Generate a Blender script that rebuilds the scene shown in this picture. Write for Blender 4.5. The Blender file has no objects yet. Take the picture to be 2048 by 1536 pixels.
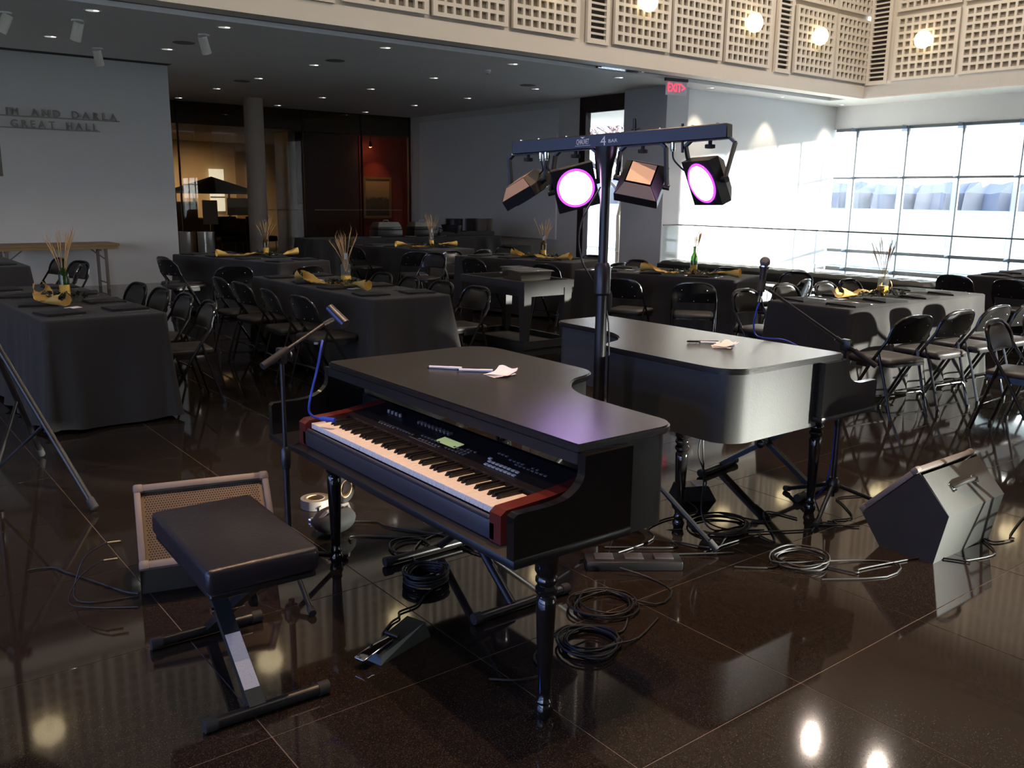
import bpy, bmesh, math, random
from mathutils import Vector, Matrix, Euler
random.seed(7)
S = bpy.context.scene
C = S.collection
PI = math.pi
R = math.radians

# ------------------------------------------------------------------ camera, world, sun, exposure
EYE = 1.57
cam = bpy.data.cameras.new('camera'); cam_o = bpy.data.objects.new('camera', cam); C.objects.link(cam_o)
cam.sensor_fit = 'HORIZONTAL'; cam.sensor_width = 36.0; cam.lens = 1775.4 / 2048 * 36.0
cam.clip_start = .05; cam.clip_end = 1500
PT, RL, YW = 0.20738, 0.012742, 0.66355
cy, sy, cp, sp, cr, sr = math.cos(YW), math.sin(YW), math.cos(PT), math.sin(PT), math.cos(RL), math.sin(RL)
fwd = Vector((sy * cp, cy * cp, -sp)); rt0 = Vector((cy, -sy, 0)); up0 = rt0.cross(fwd)
rt = cr * rt0 + sr * up0; up = -sr * rt0 + cr * up0
cam_o.matrix_world = Matrix(((rt.x, up.x, -fwd.x, 0), (rt.y, up.y, -fwd.y, 0), (rt.z, up.z, -fwd.z, EYE), (0, 0, 0, 1)))
S.camera = cam_o

S.view_settings.view_transform = 'Standard'; S.view_settings.look = 'None'
S.view_settings.gamma = 1.0; S.view_settings.use_curve_mapping = False
S.view_settings.exposure = 0.38
S.cycles.use_denoising = True
S.cycles.max_bounces = 8; S.cycles.diffuse_bounces = 4; S.cycles.glossy_bounces = 4
S.cycles.transmission_bounces = 6; S.cycles.transparent_max_bounces = 16
S.cycles.sample_clamp_indirect = 6.0
S.cycles.caustics_reflective = True; S.cycles.blur_glossy = 1.0; S.cycles.caustics_refractive = False

w = bpy.data.worlds.new('sky'); S.world = w; w.use_nodes = True
nt = w.node_tree; bg = nt.nodes['Background']
tc = nt.nodes.new('ShaderNodeTexCoord'); sx = nt.nodes.new('ShaderNodeSeparateXYZ'); rp = nt.nodes.new('ShaderNodeValToRGB'); ra = nt.nodes.new('ShaderNodeValToRGB')
nt.links.new(tc.outputs['Generated'], sx.inputs[0])
# clear low-sun sky: pale and bright around the sun's side, bluer and deeper away from it and overhead
dt = nt.nodes.new('ShaderNodeVectorMath'); dt.operation = 'DOT_PRODUCT'; nt.links.new(tc.outputs['Generated'], dt.inputs[0]); dt.inputs[1].default_value = (.81, -.585, 0)
mr_ = nt.nodes.new('ShaderNodeMapRange'); mr_.inputs['From Min'].default_value = -1; nt.links.new(dt.outputs['Value'], mr_.inputs['Value'])
nt.links.new(mr_.outputs[0], ra.inputs[0]); nt.links.new(sx.outputs['Z'], rp.inputs[0])
e_ = ra.color_ramp.elements; e_[0].position = .05; e_[0].color = (.115, .18, .42, 1); e_[1].position = .72; e_[1].color = (1, .97, .93, 1)
e_ = rp.color_ramp.elements; e_[0].position = 0; e_[0].color = (1, 1, 1, 1); e_[1].position = .8; e_[1].color = (.35, .52, .85, 1)
mu = nt.nodes.new('ShaderNodeMix'); mu.data_type = 'RGBA'; mu.blend_type = 'MULTIPLY'; mu.inputs[0].default_value = 1
nt.links.new(ra.outputs[0], mu.inputs[6]); nt.links.new(rp.outputs[0], mu.inputs[7]); nt.links.new(mu.outputs[2], bg.inputs[0])
bg.inputs[1].default_value = 9
SUN_DIR = Vector((.581, -.814, .081)).normalized()       # towards the sun
sl = bpy.data.lights.new('sun', 'SUN'); sl.energy = 27; sl.angle = R(1.4); sl.color = (1, .95, .84)
so = bpy.data.objects.new('sun', sl); C.objects.link(so)
so.rotation_euler = (-SUN_DIR).to_track_quat('-Z', 'Y').to_euler()

def spot(loc, target, watts, col, angle, blend=.4, size=.05):
    l = bpy.data.lights.new('spot', 'SPOT'); l.energy = watts; l.color = col; l.spot_size = R(angle); l.spot_blend = blend
    l.shadow_soft_size = size
    o = bpy.data.objects.new('spot', l); C.objects.link(o); o.location = loc
    o.rotation_euler = (Vector(target) - Vector(loc)).to_track_quat('-Z', 'Y').to_euler()
    return o
WARM = (1, .66, .38)

# ------------------------------------------------------------------ materials
def mat(name, col, rough=.5, metal=0, var=.12, scale=9, bump=0, bscale=60, coat=0, spec=.5, sheen=0, emit=None, es=1, alpha=None):
    m = bpy.data.materials.new(name); m.use_nodes = True; n = m.node_tree.nodes; L = m.node_tree.links
    b = n['Principled BSDF']
    t = n.new('ShaderNodeTexCoord'); nz = n.new('ShaderNodeTexNoise'); nz.inputs['Scale'].default_value = scale
    nz.inputs['Detail'].default_value = 5; L.new(t.outputs['Object'], nz.inputs['Vector'])
    mx = n.new('ShaderNodeMix'); mx.data_type = 'RGBA'
    a = [max(0, c * (1 - var)) for c in col] + [1]; z = [min(1, c * (1 + var)) for c in col] + [1]
    mx.inputs[6].default_value = a; mx.inputs[7].default_value = z
    L.new(nz.outputs[0], mx.inputs[0]); L.new(mx.outputs[2], b.inputs['Base Color'])
    b.inputs['Roughness'].default_value = rough; b.inputs['Metallic'].default_value = metal
    b.inputs['Coat Weight'].default_value = coat; b.inputs['Coat Roughness'].default_value = .05
    b.inputs['Specular IOR Level'].default_value = spec
    if sheen: b.inputs['Sheen Weight'].default_value = sheen; b.inputs['Sheen Roughness'].default_value = .5
    if bump:
        n2 = n.new('ShaderNodeTexNoise'); n2.inputs['Scale'].default_value = bscale; n2.inputs['Detail'].default_value = 3
        L.new(t.outputs['Object'], n2.inputs['Vector'])
        bp = n.new('ShaderNodeBump'); bp.inputs['Strength'].default_value = bump; bp.inputs['Distance'].default_value = .004
        L.new(n2.outputs[0], bp.inputs['Height']); L.new(bp.outputs[0], b.inputs['Normal'])
    if emit:
        b.inputs['Emission Color'].default_value = (*emit, 1); b.inputs['Emission Strength'].default_value = es
    return m

def glass(name, tint, refl=.06, rough=.01, body=0, bodycol=(1, 1, 1)):
    m = bpy.data.materials.new(name); m.use_nodes = True; n = m.node_tree.nodes; L = m.node_tree.links
    n.remove(n['Principled BSDF']); out = n['Material Output']
    tr = n.new('ShaderNodeBsdfTransparent'); tr.inputs[0].default_value = (*tint, 1)
    gl = n.new('ShaderNodeBsdfGlossy'); gl.inputs['Roughness'].default_value = rough
    lw = n.new('ShaderNodeLayerWeight'); pw = n.new('ShaderNodeMath'); pw.operation = 'POWER'; pw.inputs[1].default_value = 5
    L.new(lw.outputs['Facing'], pw.inputs[0]); ma = n.new('ShaderNodeMath'); ma.operation = 'MULTIPLY_ADD'; L.new(pw.outputs[0], ma.inputs[0])
    ma.inputs[1].default_value = .85; ma.inputs[2].default_value = refl * .65
    mx = n.new('ShaderNodeMixShader'); L.new(ma.outputs[0], mx.inputs[0]); L.new(tr.outputs[0], mx.inputs[1]); L.new(gl.outputs[0], mx.inputs[2])
    last = mx
    if body:
        df = n.new('ShaderNodeBsdfDiffuse'); df.inputs[0].default_value = (*bodycol, 1)
        m2 = n.new('ShaderNodeMixShader'); m2.inputs[0].default_value = body
        L.new(mx.outputs[0], m2.inputs[1]); L.new(df.outputs[0], m2.inputs[2]); last = m2
    L.new(last.outputs[0], out.inputs[0])
    return m

def floor_mat():
    m = mat('black_granite', (.016, .0125, .0105), .055, var=.25, scale=3)
    n = m.node_tree.nodes; L = m.node_tree.links; b = n['Principled BSDF']
    t = n.new('ShaderNodeTexCoord'); v = n.new('ShaderNodeTexVoronoi'); v.inputs['Scale'].default_value = 380
    g = n.new('ShaderNodeNewGeometry')
    L.new(g.outputs['Position'], v.inputs['Vector'])
    cr_ = n.new('ShaderNodeValToRGB'); cr_.color_ramp.elements[0].position = .55; cr_.color_ramp.elements[0].color = (.012, .009, .0075, 1)
    cr_.color_ramp.elements[1].position = 1; cr_.color_ramp.elements[1].color = (.046, .035, .027, 1)
    sp_ = n.new('ShaderNodeSeparateColor'); L.new(v.outputs['Color'], sp_.inputs[0]); L.new(sp_.outputs[0], cr_.inputs[0])
    L.new(cr_.outputs[0], b.inputs['Base Color'])
    return m

M = dict(
    floor=floor_mat(), grout=mat('grout', (.16, .13, .11), .6),
    white=mat('white_paint', (.78, .77, .76), .6, var=.02, scale=2),
    cool=mat('grey_white_paint', (.60, .575, .56), .62, var=.03, scale=1.5, bump=.05, bscale=200),
    panelgrey=mat('painted_panel', (.70, .695, .70), .6, var=.03, scale=2),
    ceil=mat('ceiling_paint', (.84, .81, .78), .75, var=.03, scale=1),
    fascia=mat('cream_paint', (.80, .74, .66), .5, var=.03, scale=3),
    backing=mat('acoustic_backing', (.40, .35, .28), .85, var=.1, scale=30),
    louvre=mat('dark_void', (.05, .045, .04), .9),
    slot=mat('slot_grey', (.20, .185, .17), .7), colw=mat('column_paint', (.66, .58, .50), .6, var=.03), pier=mat('pier_paint', (.50, .50, .52), .6, var=.03),
    dframe=mat('bronze_frame', (.035, .022, .022), .4, .3), mull=mat('mullion_grey', (.12, .13, .14), .4, .2),
    fin=mat('grey_fin', (.45, .47, .50), .5), wfin=mat('white_fin', (.8, .8, .8), .5),
    glass=glass('window_glass', (.93, .96, .97)), finglass=glass('fin_glass', (.80, .85, .92), refl=.02, body=.22, bodycol=(.3, .34, .4)), fglass=glass('partition_glass', (.82, .78, .72)), bal=glass('balustrade_glass', (.96, .98, .97)),
    wood=mat('wood', (.30, .19, .09), .5), metal=mat('steel', (.62, .62, .60), .28, 1, var=.05), chrome=mat('chrome', (.75, .75, .75), .08, 1, var=.02),
    cloth=mat('black_cloth', (.030, .027, .0265), .85, var=.15, scale=60, sheen=.05, spec=.2, bump=.15, bscale=900),
    cloth2=mat('black_napkin', (.011, .010, .010), .85, var=.15, scale=60, sheen=.03, spec=.2),
    chair=mat('black_enamel', (.012, .011, .011), .22, var=.1, coat=.35), vinyl=mat('black_vinyl', (.022, .020, .019), .30, var=.1, bump=.12, bscale=40),
    seatv=mat('seat_vinyl', (.032, .024, .022), .45, var=.15, bump=.15, bscale=50), rubber=mat('rubber', (.016, .016, .016), .75),
    rivet=mat('rivet', (.7, .7, .68), .2, 1),
    lid=mat('lid_laminate', (.014, .0125, .0115), .26, var=.25, scale=18, bump=.25, bscale=240), wrap=mat('wrap_vinyl', (.048, .047, .045), .45, var=.06, scale=4, bump=.1, bscale=120),
    gloss=mat('gloss_black', (.010, .009, .009), .10, var=.2, coat=.5), satin=mat('satin_black', (.011, .0105, .011), .36, var=.15),
    kbody=mat('keyboard_plastic', (.040, .036, .040), .42, var=.1), kpanel=mat('keyboard_panel', (.014, .012, .013), .35), red=mat('mahogany', (.115, .017, .012), .35, var=.3, scale=14),
    wkey=mat('ivory_key', (.80, .70, .60), .30, var=.02), bkey=mat('ebony_key', (.012, .011, .011), .3), btn=mat('grey_button', (.45, .45, .46), .4),
    dimbtn=mat('dark_button', (.12, .11, .11), .4), lcd=mat('lcd', (.30, .36, .16), .3, emit=(.50, .62, .28), es=.40),
    paper=mat('paper', (.82, .78, .80), .8, var=.04), sticker=mat('sticker', (.86, .80, .76), .5, var=.04), pen=mat('pen_white', (.8, .8, .84), .3), penblk=mat('pen_cap', (.012, .012, .02), .3),
    vinb=mat('bench_vinyl', (.017, .0155, .020), .32, var=.12, bump=.25, bscale=90), cab=mat('cabinet_carpet', (.018, .017, .017), .75, var=.2, bump=.3, bscale=300),
    cabt=mat('cabinet_paint', (.060, .060, .056), .5, var=.2, bump=.15, bscale=200), grille=mat('grille_metal', (.085, .062, .045), .45, .4), hole=mat('grille_hole', (.006, .005, .005), .9),
    trimg=mat('grey_trim', (.16, .135, .12), .5), cable=mat('cable_rubber', (.010, .0095, .0095), .5), bluelit=mat('blue_lit_cable', (.02, .05, .42), .45), plug=mat('plug_metal', (.70, .62, .45), .25, 1),  # blue light falling on the microphone lead is put into its colour
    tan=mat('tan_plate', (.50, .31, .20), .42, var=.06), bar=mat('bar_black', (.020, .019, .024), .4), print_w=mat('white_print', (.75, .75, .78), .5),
    lens=mat('led_lens', (.8, .5, .9), .3, emit=(.95, .60, 1.0), es=14), lensoff=mat('led_lens_dark', (.05, .05, .06), .1), lensrim=mat('led_rim', (.3, .05, .4), .3, emit=(.45, .06, .9), es=1.6),
    gold=mat('gold_mesh', (.72, .46, .13), .45, .55, var=.3, scale=140, bump=.8, bscale=380), gold2=mat('gold_glitter', (.75, .45, .09), .25, .8, var=.45, scale=300, bump=1, bscale=500),
    wheat=mat('dried_wheat', (.52, .30, .12), .7, var=.25), green=mat('dark_foliage', (.014, .018, .012), .6, var=.4),
    gclear=glass('clear_bottle', (.86, .86, .82), body=.12, bodycol=(.5, .5, .45)), ggreen=glass('green_bottle', (.20, .36, .14), body=.15, bodycol=(.05, .12, .03)), gamber=glass('amber_bottle', (.40, .27, .08), body=.15, bodycol=(.2, .12, .02)),
    foil=mat('bottle_foil', (.30, .30, .32), .35, .7),
    cart=mat('cart_plastic', (.022, .019, .018), .6, var=.2, scale=12), pan=mat('hotel_pan', (.62, .60, .56), .25, 1, var=.12), china=mat('china', (.42, .37, .33), .35), chinad=mat('china_dark', (.10, .09, .085), .4),
    leather=mat('tufted_leather', (.020, .021, .018), .42, bump=.2, bscale=50), slate=mat('bench_frame', (.55, .56, .54), .4),
    globe=mat('globe_glass', (.9, .85, .7), .4, emit=(1, .80, .46), es=2.6), lamp=mat('downlight_lens', (.9, .88, .85), .3, emit=(1, .95, .88), es=3.0),
    lampw=mat('downlight_lens_warm', (.9, .8, .6), .3, emit=(1, .66, .36), es=40),
    exitr=mat('exit_red', (.7, .02, .04), .4, emit=(1, .05, .10), es=1.6), exitp=mat('exit_panel', (.75, .72, .70), .4),
    letter=mat('bronze_letter', (.30, .26, .22), .5, .1), redwall=mat('maroon_wall', (.30, .032, .016), .7, var=.08), maroon=mat('dark_maroon', (.11, .042, .035), .75, var=.1),
    beige=mat('gallery_beige', (.48, .37, .23), .7, var=.05), beige2=mat('gallery_tan', (.26, .18, .09), .7), gceil=mat('gallery_ceiling', (.11, .085, .06), .8), teal=mat('teal_canopy', (.028, .060, .058), .5), kraft=mat('kraft_board', (.30, .21, .11), .7),
    goldf=mat('gilt_frame', (.55, .34, .12), .35, .6), grass=mat('grass', (.26, .30, .19), .9, var=.3, scale=4), bark=mat('bark', (.10, .085, .075), .9, var=.3), rust=mat('rust_leaves', (.30, .13, .09), .8, var=.4),
    haze=mat('far_trees', (.24, .215, .19), .95, var=.12, scale=.3), pave=mat('concrete', (.55, .54, .52), .9), brick=mat('far_wall', (.62, .60, .58), .9),
)

def painting_mat():
    m = mat('landscape_paint', (.4, .3, .15), .55); n = m.node_tree.nodes; L = m.node_tree.links; b = n['Principled BSDF']
    t = n.new('ShaderNodeTexCoord'); s = n.new('ShaderNodeSeparateXYZ'); L.new(t.outputs['Generated'], s.inputs[0])
    nz = n.new('ShaderNodeTexNoise'); nz.inputs['Scale'].default_value = 4.5; nz.inputs['Detail'].default_value = 6; L.new(t.outputs['Generated'], nz.inputs[0])
    ma = n.new('ShaderNodeMath'); ma.operation = 'MULTIPLY_ADD'; L.new(nz.outputs[0], ma.inputs[0]); ma.inputs[1].default_value = .45; 
    sb = n.new('ShaderNodeMath'); sb.operation = 'SUBTRACT'; L.new(s.outputs['Z'], sb.inputs[0]); sb.inputs[1].default_value = .22; L.new(sb.outputs[0], ma.inputs[2])
    r = n.new('ShaderNodeValToRGB'); L.new(ma.outputs[0], r.inputs[0]); e = r.color_ramp.elements
    e[0].position = .12; e[0].color = (.06, .05, .02, 1); e[1].position = .95; e[1].color = (.62, .42, .22, 1)
    for p, c in ((.34, (.16, .13, .05, 1)), (.44, (.10, .09, .045, 1)), (.56, (.50, .36, .18, 1))):
        q = e.new(p); q.color = c
    L.new(r.outputs[0], b.inputs['Base Color']); return m
M['painting'] = painting_mat()

def sticker_mat():
    m = mat('printed_sticker', (.86, .78, .72), .5); n = m.node_tree.nodes; L = m.node_tree.links; b = n['Principled BSDF']
    t = n.new('ShaderNodeTexCoord'); wv = n.new('ShaderNodeTexNoise'); mp = n.new('ShaderNodeMapping'); mp.inputs['Scale'].default_value = (300, 60, 600)
    L.new(t.outputs['Object'], mp.inputs[0]); L.new(mp.outputs[0], wv.inputs[0]); wv.inputs['Scale'].default_value = 1
    r = n.new('ShaderNodeValToRGB'); r.color_ramp.elements[0].position = .30; r.color_ramp.elements[0].color = (.52, .42, .40, 1); r.color_ramp.elements[1].position = .38; r.color_ramp.elements[1].color = (.90, .80, .72, 1)
    L.new(wv.outputs[0], r.inputs[0]); L.new(r.outputs[0], b.inputs['Base Color']); return m
M['sticker'] = sticker_mat()

# ------------------------------------------------------------------ mesh builder
class MB:
    def __init__(s): s.v = []; s.f = []
    def add(s, vs, fs, mx=None):
        k = len(s.v)
        s.v += [tuple(mx @ Vector(p)) for p in vs] if mx else [tuple(p) for p in vs]
        s.f += [tuple(i + k for i in f) for f in fs]; return s
    def box(s, x0, x1, y0, y1, z0, z1, mx=None):
        return s.add([(x, y, z) for z in (z0, z1) for y in (y0, y1) for x in (x0, x1)],
                     [(0, 2, 3, 1), (4, 5, 7, 6), (0, 1, 5, 4), (2, 6, 7, 3), (0, 4, 6, 2), (1, 3, 7, 5)], mx)
    def rbox(s, x0, x1, y0, y1, z0, z1, b=.006, seg=2, mx=None):
        bm = bmesh.new(); bmesh.ops.create_cube(bm, size=1)
        for v in bm.verts: v.co = Vector(((x0 + x1) / 2 + v.co.x * (x1 - x0), (y0 + y1) / 2 + v.co.y * (y1 - y0), (z0 + z1) / 2 + v.co.z * (z1 - z0)))
        bmesh.ops.bevel(bm, geom=bm.edges[:], offset=b, segments=seg, affect='EDGES', profile=.5)
        bm.verts.index_update(); s.add([v.co.copy() for v in bm.verts], [tuple(v.index for v in f.verts) for f in bm.faces], mx); bm.free(); return s
    def cyl(s, a, b, r, r2=None, n=12, caps=True):
        a = Vector(a); b = Vector(b); r2 = r if r2 is None else r2; d = (b - a).normalized()
        u = d.orthogonal().normalized(); w_ = d.cross(u); k = len(s.v)
        for p, q in ((a, r), (b, r2)):
            s.v += [tuple(p + q * (math.cos(2 * PI * i / n) * u + math.sin(2 * PI * i / n) * w_)) for i in range(n)]
        s.f += [(k + i, k + (i + 1) % n, k + n + (i + 1) % n, k + n + i) for i in range(n)]
        if caps: s.f += [tuple(k + i for i in reversed(range(n))), tuple(k + n + i for i in range(n))]
        return s
    def tube(s, pts, r, n=8, closed=False):
        P = [Vector(p) for p in pts]; k = len(s.v); m = len(P); u = None
        rr = r if isinstance(r, (list, tuple)) else [r] * m
        for i, p in enumerate(P):
            d = (P[(i + 1) % m] - P[i - 1]) if closed else (P[min(i + 1, m - 1)] - P[max(i - 1, 0)])
            d.normalize()
            if u is None: u = d.orthogonal().normalized()
            else:
                u = (u - u.dot(d) * d)
                u = u.normalized() if u.length > 1e-6 else d.orthogonal().normalized()
            w_ = d.cross(u)
            s.v += [tuple(p + rr[i] * (math.cos(2 * PI * j / n) * u + math.sin(2 * PI * j / n) * w_)) for j in range(n)]
        for i in range(m if closed else m - 1):
            a = k + i * n; b = k + ((i + 1) % m) * n
            s.f += [(a + j, a + (j + 1) % n, b + (j + 1) % n, b + j) for j in range(n)]
        if not closed: s.f += [tuple(k + j for j in reversed(range(n))), tuple(k + (m - 1) * n + j for j in range(n))]
        return s
    def lathe(s, prof, c=(0, 0, 0), n=20, mx=None, close=True):
        vs = []; fs = []; m = len(prof)
        for r, z in prof: vs += [(c[0] + r * math.cos(2 * PI * i / n), c[1] + r * math.sin(2 * PI * i / n), c[2] + z) for i in range(n)]
        for j in range(m - 1): fs += [(j * n + i, j * n + (i + 1) % n, (j + 1) * n + (i + 1) % n, (j + 1) * n + i) for i in range(n)]
        if close: fs += [tuple(reversed(range(n))), tuple((m - 1) * n + i for i in range(n))]
        return s.add(vs, fs, mx)
    def prism(s, poly, z0, z1, mx=None):
        n = len(poly)
        return s.add([(x, y, z0) for x, y in poly] + [(x, y, z1) for x, y in poly],
                     [tuple(reversed(range(n))), tuple(range(n, 2 * n))] + [(i, (i + 1) % n, n + (i + 1) % n, n + i) for i in range(n)], mx)
    def sphere(s, c, r, n=14, m=9, sc=(1, 1, 1), mx=None):
        prof = [(max(1e-4, r * math.sin(PI * j / m)), -r * math.cos(PI * j / m)) for j in range(m + 1)]
        t = MB().lathe(prof, n=n); return s.add([(c[0] + x * sc[0], c[1] + y * sc[1], c[2] + z * sc[2]) for x, y, z in t.v], t.f, mx)
    def mesh(s, name, m, smooth=True, ang=38):
        me = bpy.data.meshes.new(name); me.from_pydata(s.v, [], s.f); me.materials.append(m)
        me.validate(); me.update()
        bm = bmesh.new(); bm.from_mesh(me); bmesh.ops.recalc_face_normals(bm, faces=bm.faces[:]); bm.to_mesh(me); bm.free()
        if smooth:
            me.shade_smooth(); me.set_sharp_from_angle(angle=R(ang))
        return me
    def build(s, name, m, parent=None, smooth=True, ang=38, loc=None):
        o = bpy.data.objects.new(name, s.mesh(name, M[m] if isinstance(m, str) else m, smooth, ang)); C.objects.link(o)
        if parent: o.parent = parent
        if loc: o.location = loc
        return o

def link(name, me, parent=None, loc=(0, 0, 0), rot=None):
    o = bpy.data.objects.new(name, me); C.objects.link(o); o.parent = parent; o.location = loc
    if rot: o.rotation_euler = rot
    return o
def tag(o, label=None, cat=None, group=None, kind=None):
    if label: o['label'] = label
    if cat: o['category'] = cat
    if group: o['group'] = group
    if kind: o['kind'] = kind
    return o
def thing(name, label, cat, loc=(0, 0, 0), rz=0, group=None):
    o = bpy.data.objects.new(name, None); C.objects.link(o); o.location = loc; o.rotation_euler = (0, 0, rz); o.empty_display_size = .1
    return tag(o, label, cat, group)
def struct(mb, name, m, **k): return tag(mb.build(name, m, **k), kind='structure')
KIDS = {}
def dup(root, loc, rz, label=None, group=None, kids=True):
    if root.name not in KIDS:
        allo = list(C.objects); KIDS[root.name] = [(c, [g for g in allo if g.parent == c]) for c in allo if c.parent == root]
    r = root.copy(); C.objects.link(r); r.location = loc; r.rotation_euler = (0, 0, rz)
    if label: r['label'] = label
    if group: r['group'] = group
    if kids:
        for c, gs in KIDS[root.name]:
            d = c.copy(); C.objects.link(d); d.parent = r
            for g in gs:
                h = g.copy(); C.objects.link(h); h.parent = d
    return r
def spline(P, k=8, closed=False):
    P = [Vector(p) for p in P]; n = len(P); out = []
    for i in range(n if closed else n - 1):
        a, b, c, d = (P[(i - 1) % n], P[i], P[(i + 1) % n], P[(i + 2) % n]) if closed else (P[max(i - 1, 0)], P[i], P[i + 1], P[min(i + 2, n - 1)])
        for j in range(k):
            t = j / k
            out.append(.5 * ((2 * b) + (c - a) * t + (2 * a - 5 * b + 4 * c - d) * t * t + (3 * b - a - 3 * c + d) * t ** 3))
    if not closed: out.append(P[-1])
    return out
ORD = ['first', 'second', 'third', 'fourth', 'fifth', 'sixth', 'seventh', 'eighth', 'ninth', 'tenth', 'eleventh', 'twelfth']
def text_mesh(body, size, ext, m, space=1.0):
    cu = bpy.data.curves.new('lettering', 'FONT'); cu.body = body; cu.size = size; cu.extrude = ext; cu.align_x = 'CENTER'; cu.resolution_u = 3; cu.space_character = space
    o = bpy.data.objects.new('lettering', cu); C.objects.link(o); dg = bpy.context.evaluated_depsgraph_get()
    me = bpy.data.meshes.new_from_object(o.evaluated_get(dg)); bpy.data.objects.remove(o); me.materials.clear(); me.materials.append(M[m]); return me

# ------------------------------------------------------------------ the setting
ZC, YF, XF, XW, YB, YN, XL = 3.72, 10.95, 17.9, 19.2, 22.2, -23.0, -7.0
ZT = 8.4
fl = struct(MB().box(XL, XW + .1, YN, 31, -.25, -.0016), 'floor', 'grout')
TS = .762
tile_me = MB().rbox(-TS / 2 + .0016, TS / 2 - .0016, -TS / 2 + .0016, TS / 2 - .0016, -.012, 0, .0008, 1).mesh('tile', M['floor'])
cells = []
for i in range(-11, 25):
    for j in range(-33, 28):
        x, y = .90 + TS * (i + .5), 1.52 + TS * (j + .5)
        if XL < x < XW and YN < y < YB:
            p = Vector((x, y, -EYE)); d = p.dot(fwd); inside = d > .8 and abs(p.dot(rt)) < d * .64 + .5 and abs(p.dot(up)) < d * .48 + .5
            cells.append((0 if inside else 1, p.length, x, y))
cells.sort()
rest = MB()
for k, (a, b, x, y) in enumerate(cells):
    if k < 298 and not a: link('tile', tile_me, fl, (x, y, 0))
    else: rest.box(x - TS / 2 + .0016, x + TS / 2 - .0016, y - TS / 2 + .0016, y + TS / 2 - .0016, -.012, 0)
tag(rest.build('tile_field', 'floor', fl, smooth=False), kind='stuff')

# low ceiling around the atrium, a slot beside the upper walls
c_ = MB()
c_.box(XL, XF + .0, YF + .80, YB + 9, ZC, ZC + .3)
c_.box(XL, XF + .0, YF + .45, YF + .80, ZC + .10, ZC + .3)
c_.box(XF, XW + .3, YN, YB + 9, ZC, ZC + .3)
struct(c_, 'ceiling', 'ceil', smooth=False)
struct(MB().box(XL, XF, YF + .452, YF + .798, ZC + .06, ZC + .099), 'trim_1', 'slot', smooth=False)
struct(MB().box(XL, 5.18, 16.16, 16.44, ZC - .004, ZC + .05), 'trim_2', 'louvre', smooth=False)
struct(MB().box(XL, XF + .3, YN, YF + .3, ZT, ZT + .2), 'ceiling', 'fascia', smooth=False)

# upper walls of the atrium: lattice panels, slatted louvres
PW, PH, NH = 1.30, 1.24, 8
def lattice():
    b = MB(); mx_, mz = .075, .055; hw, hh = .105, .098
    pw = (PW - 2 * mx_ - hw) / (NH - 1); ph = (PH - 2 * mz - hh) / (NH - 1)
    xs = [0] + sum([[mx_ + i * pw, mx_ + i * pw + hw] for i in range(NH)], []) + [PW]
    zs = [0] + sum([[mz + i * ph, mz + i * ph + hh] for i in range(NH)], []) + [PH]
    for i in range(0, len(xs), 2): b.box(xs[i], xs[i + 1], -.05, 0, 0, PH)
    for i in range(1, len(xs) - 1, 2):
        for j in range(0, len(zs), 2): b.box(xs[i], xs[i + 1], -.05, 0, zs[j], zs[j + 1])
    return b
lat_me = lattice().mesh('panel', M['fascia'], smooth=False)
bk_me = MB().box(.01, PW - .01, .012, .03, .01, PH - .01).mesh('backing', M['backing'], smooth=False)
LZ0, LZ1 = 3.96, 8.2
sl_ = MB()
for k in range(46):
    z = LZ0 + .05 + k * .09
    sl_.box(.07, .40, -.05, -.012, z, z + .030)
lv = MB(); lv.box(0, .07, -.06, 0, LZ0, LZ1); lv.box(.40, .47, -.06, 0, LZ0, LZ1); lv.box(.07, .40, -.06, 0, LZ0 - .0, LZ0 + .05)
lv_me = lv.mesh('louvre', M['fascia'], smooth=False); sl_me = sl_.mesh('slats', M['fascia'], smooth=False)
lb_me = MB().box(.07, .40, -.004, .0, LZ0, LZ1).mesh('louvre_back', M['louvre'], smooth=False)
def upper_wall(name, length, start, mxw, skip0=0):
    """wall in local x (along), y (into the wall), z; panels proud of it"""
    b = MB(); b.box(0, length, .05, .30, ZC - .02, ZT); b.box(0, length, -.0, .05, ZC - .02, ZC + .235)
    wl = struct(b, name, 'fascia', smooth=False); wl.matrix_world = mxw
    gl = []
    L0 = start
    while L0 < length:
        if L0 + .47 <= length + .05 and L0 >= 0:
            o = link('louvre', lv_me, wl, (L0, .03, 0)); tag(link('slats', sl_me, o), kind='stuff'); link('louvre_back', lb_me, o)
        for q, off in enumerate((.58, 1.95, 3.34)):
            x = L0 + off
            if x < 0 or x + PW > length + .18: continue
            for rz in range(3):
                p = link('panel', lat_me, wl, (x, .01, 4.0 + rz * 1.33)); link('backing', bk_me, p)
            if q != 1: gl.append(mxw @ Vector((x + PW / 2, -.13, 4.72)))
        L0 += 4.82
    return gl
g1 = upper_wall('wall_upper_left', XF - XL, .31 - 4.82 - XL, Matrix.Translation((XL, YF, 0)))
mr = Matrix.Translation((XF, YF, 0)) @ Matrix.Rotation(-PI / 2, 4, 'Z')
g2 = upper_wall('wall_upper_right', YF - YN, .03, mr)
gm = thing('globe_sconce', 'glowing round globe sconce on the left upper wall, first from the left', 'wall lamp', g1[0])
MB().sphere((0, 0, 0), .17, 20, 14, (1, .82, 1)).build('globe', 'globe', gm)
b = MB(); b.lathe([(.04, 0), (.06, .01), (.06, .02), (.02, .03)], n=16, mx=Matrix.Rotation(PI / 2, 4, 'X') @ Matrix.Translation((0, 0, -.16))); b.cyl((0, .13, 0), (0, .1, 0), .03)
b.build('wall_mount', 'fascia', gm)
b = MB()
for s in (-.02, .02): b.tube([(s, -.142 * math.cos(a * .1), .173 * math.sin(a * .1) * 1.0) for a in range(-15, -4)], .004, 6)
b.build('cage_wire', 'chrome', gm)
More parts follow.
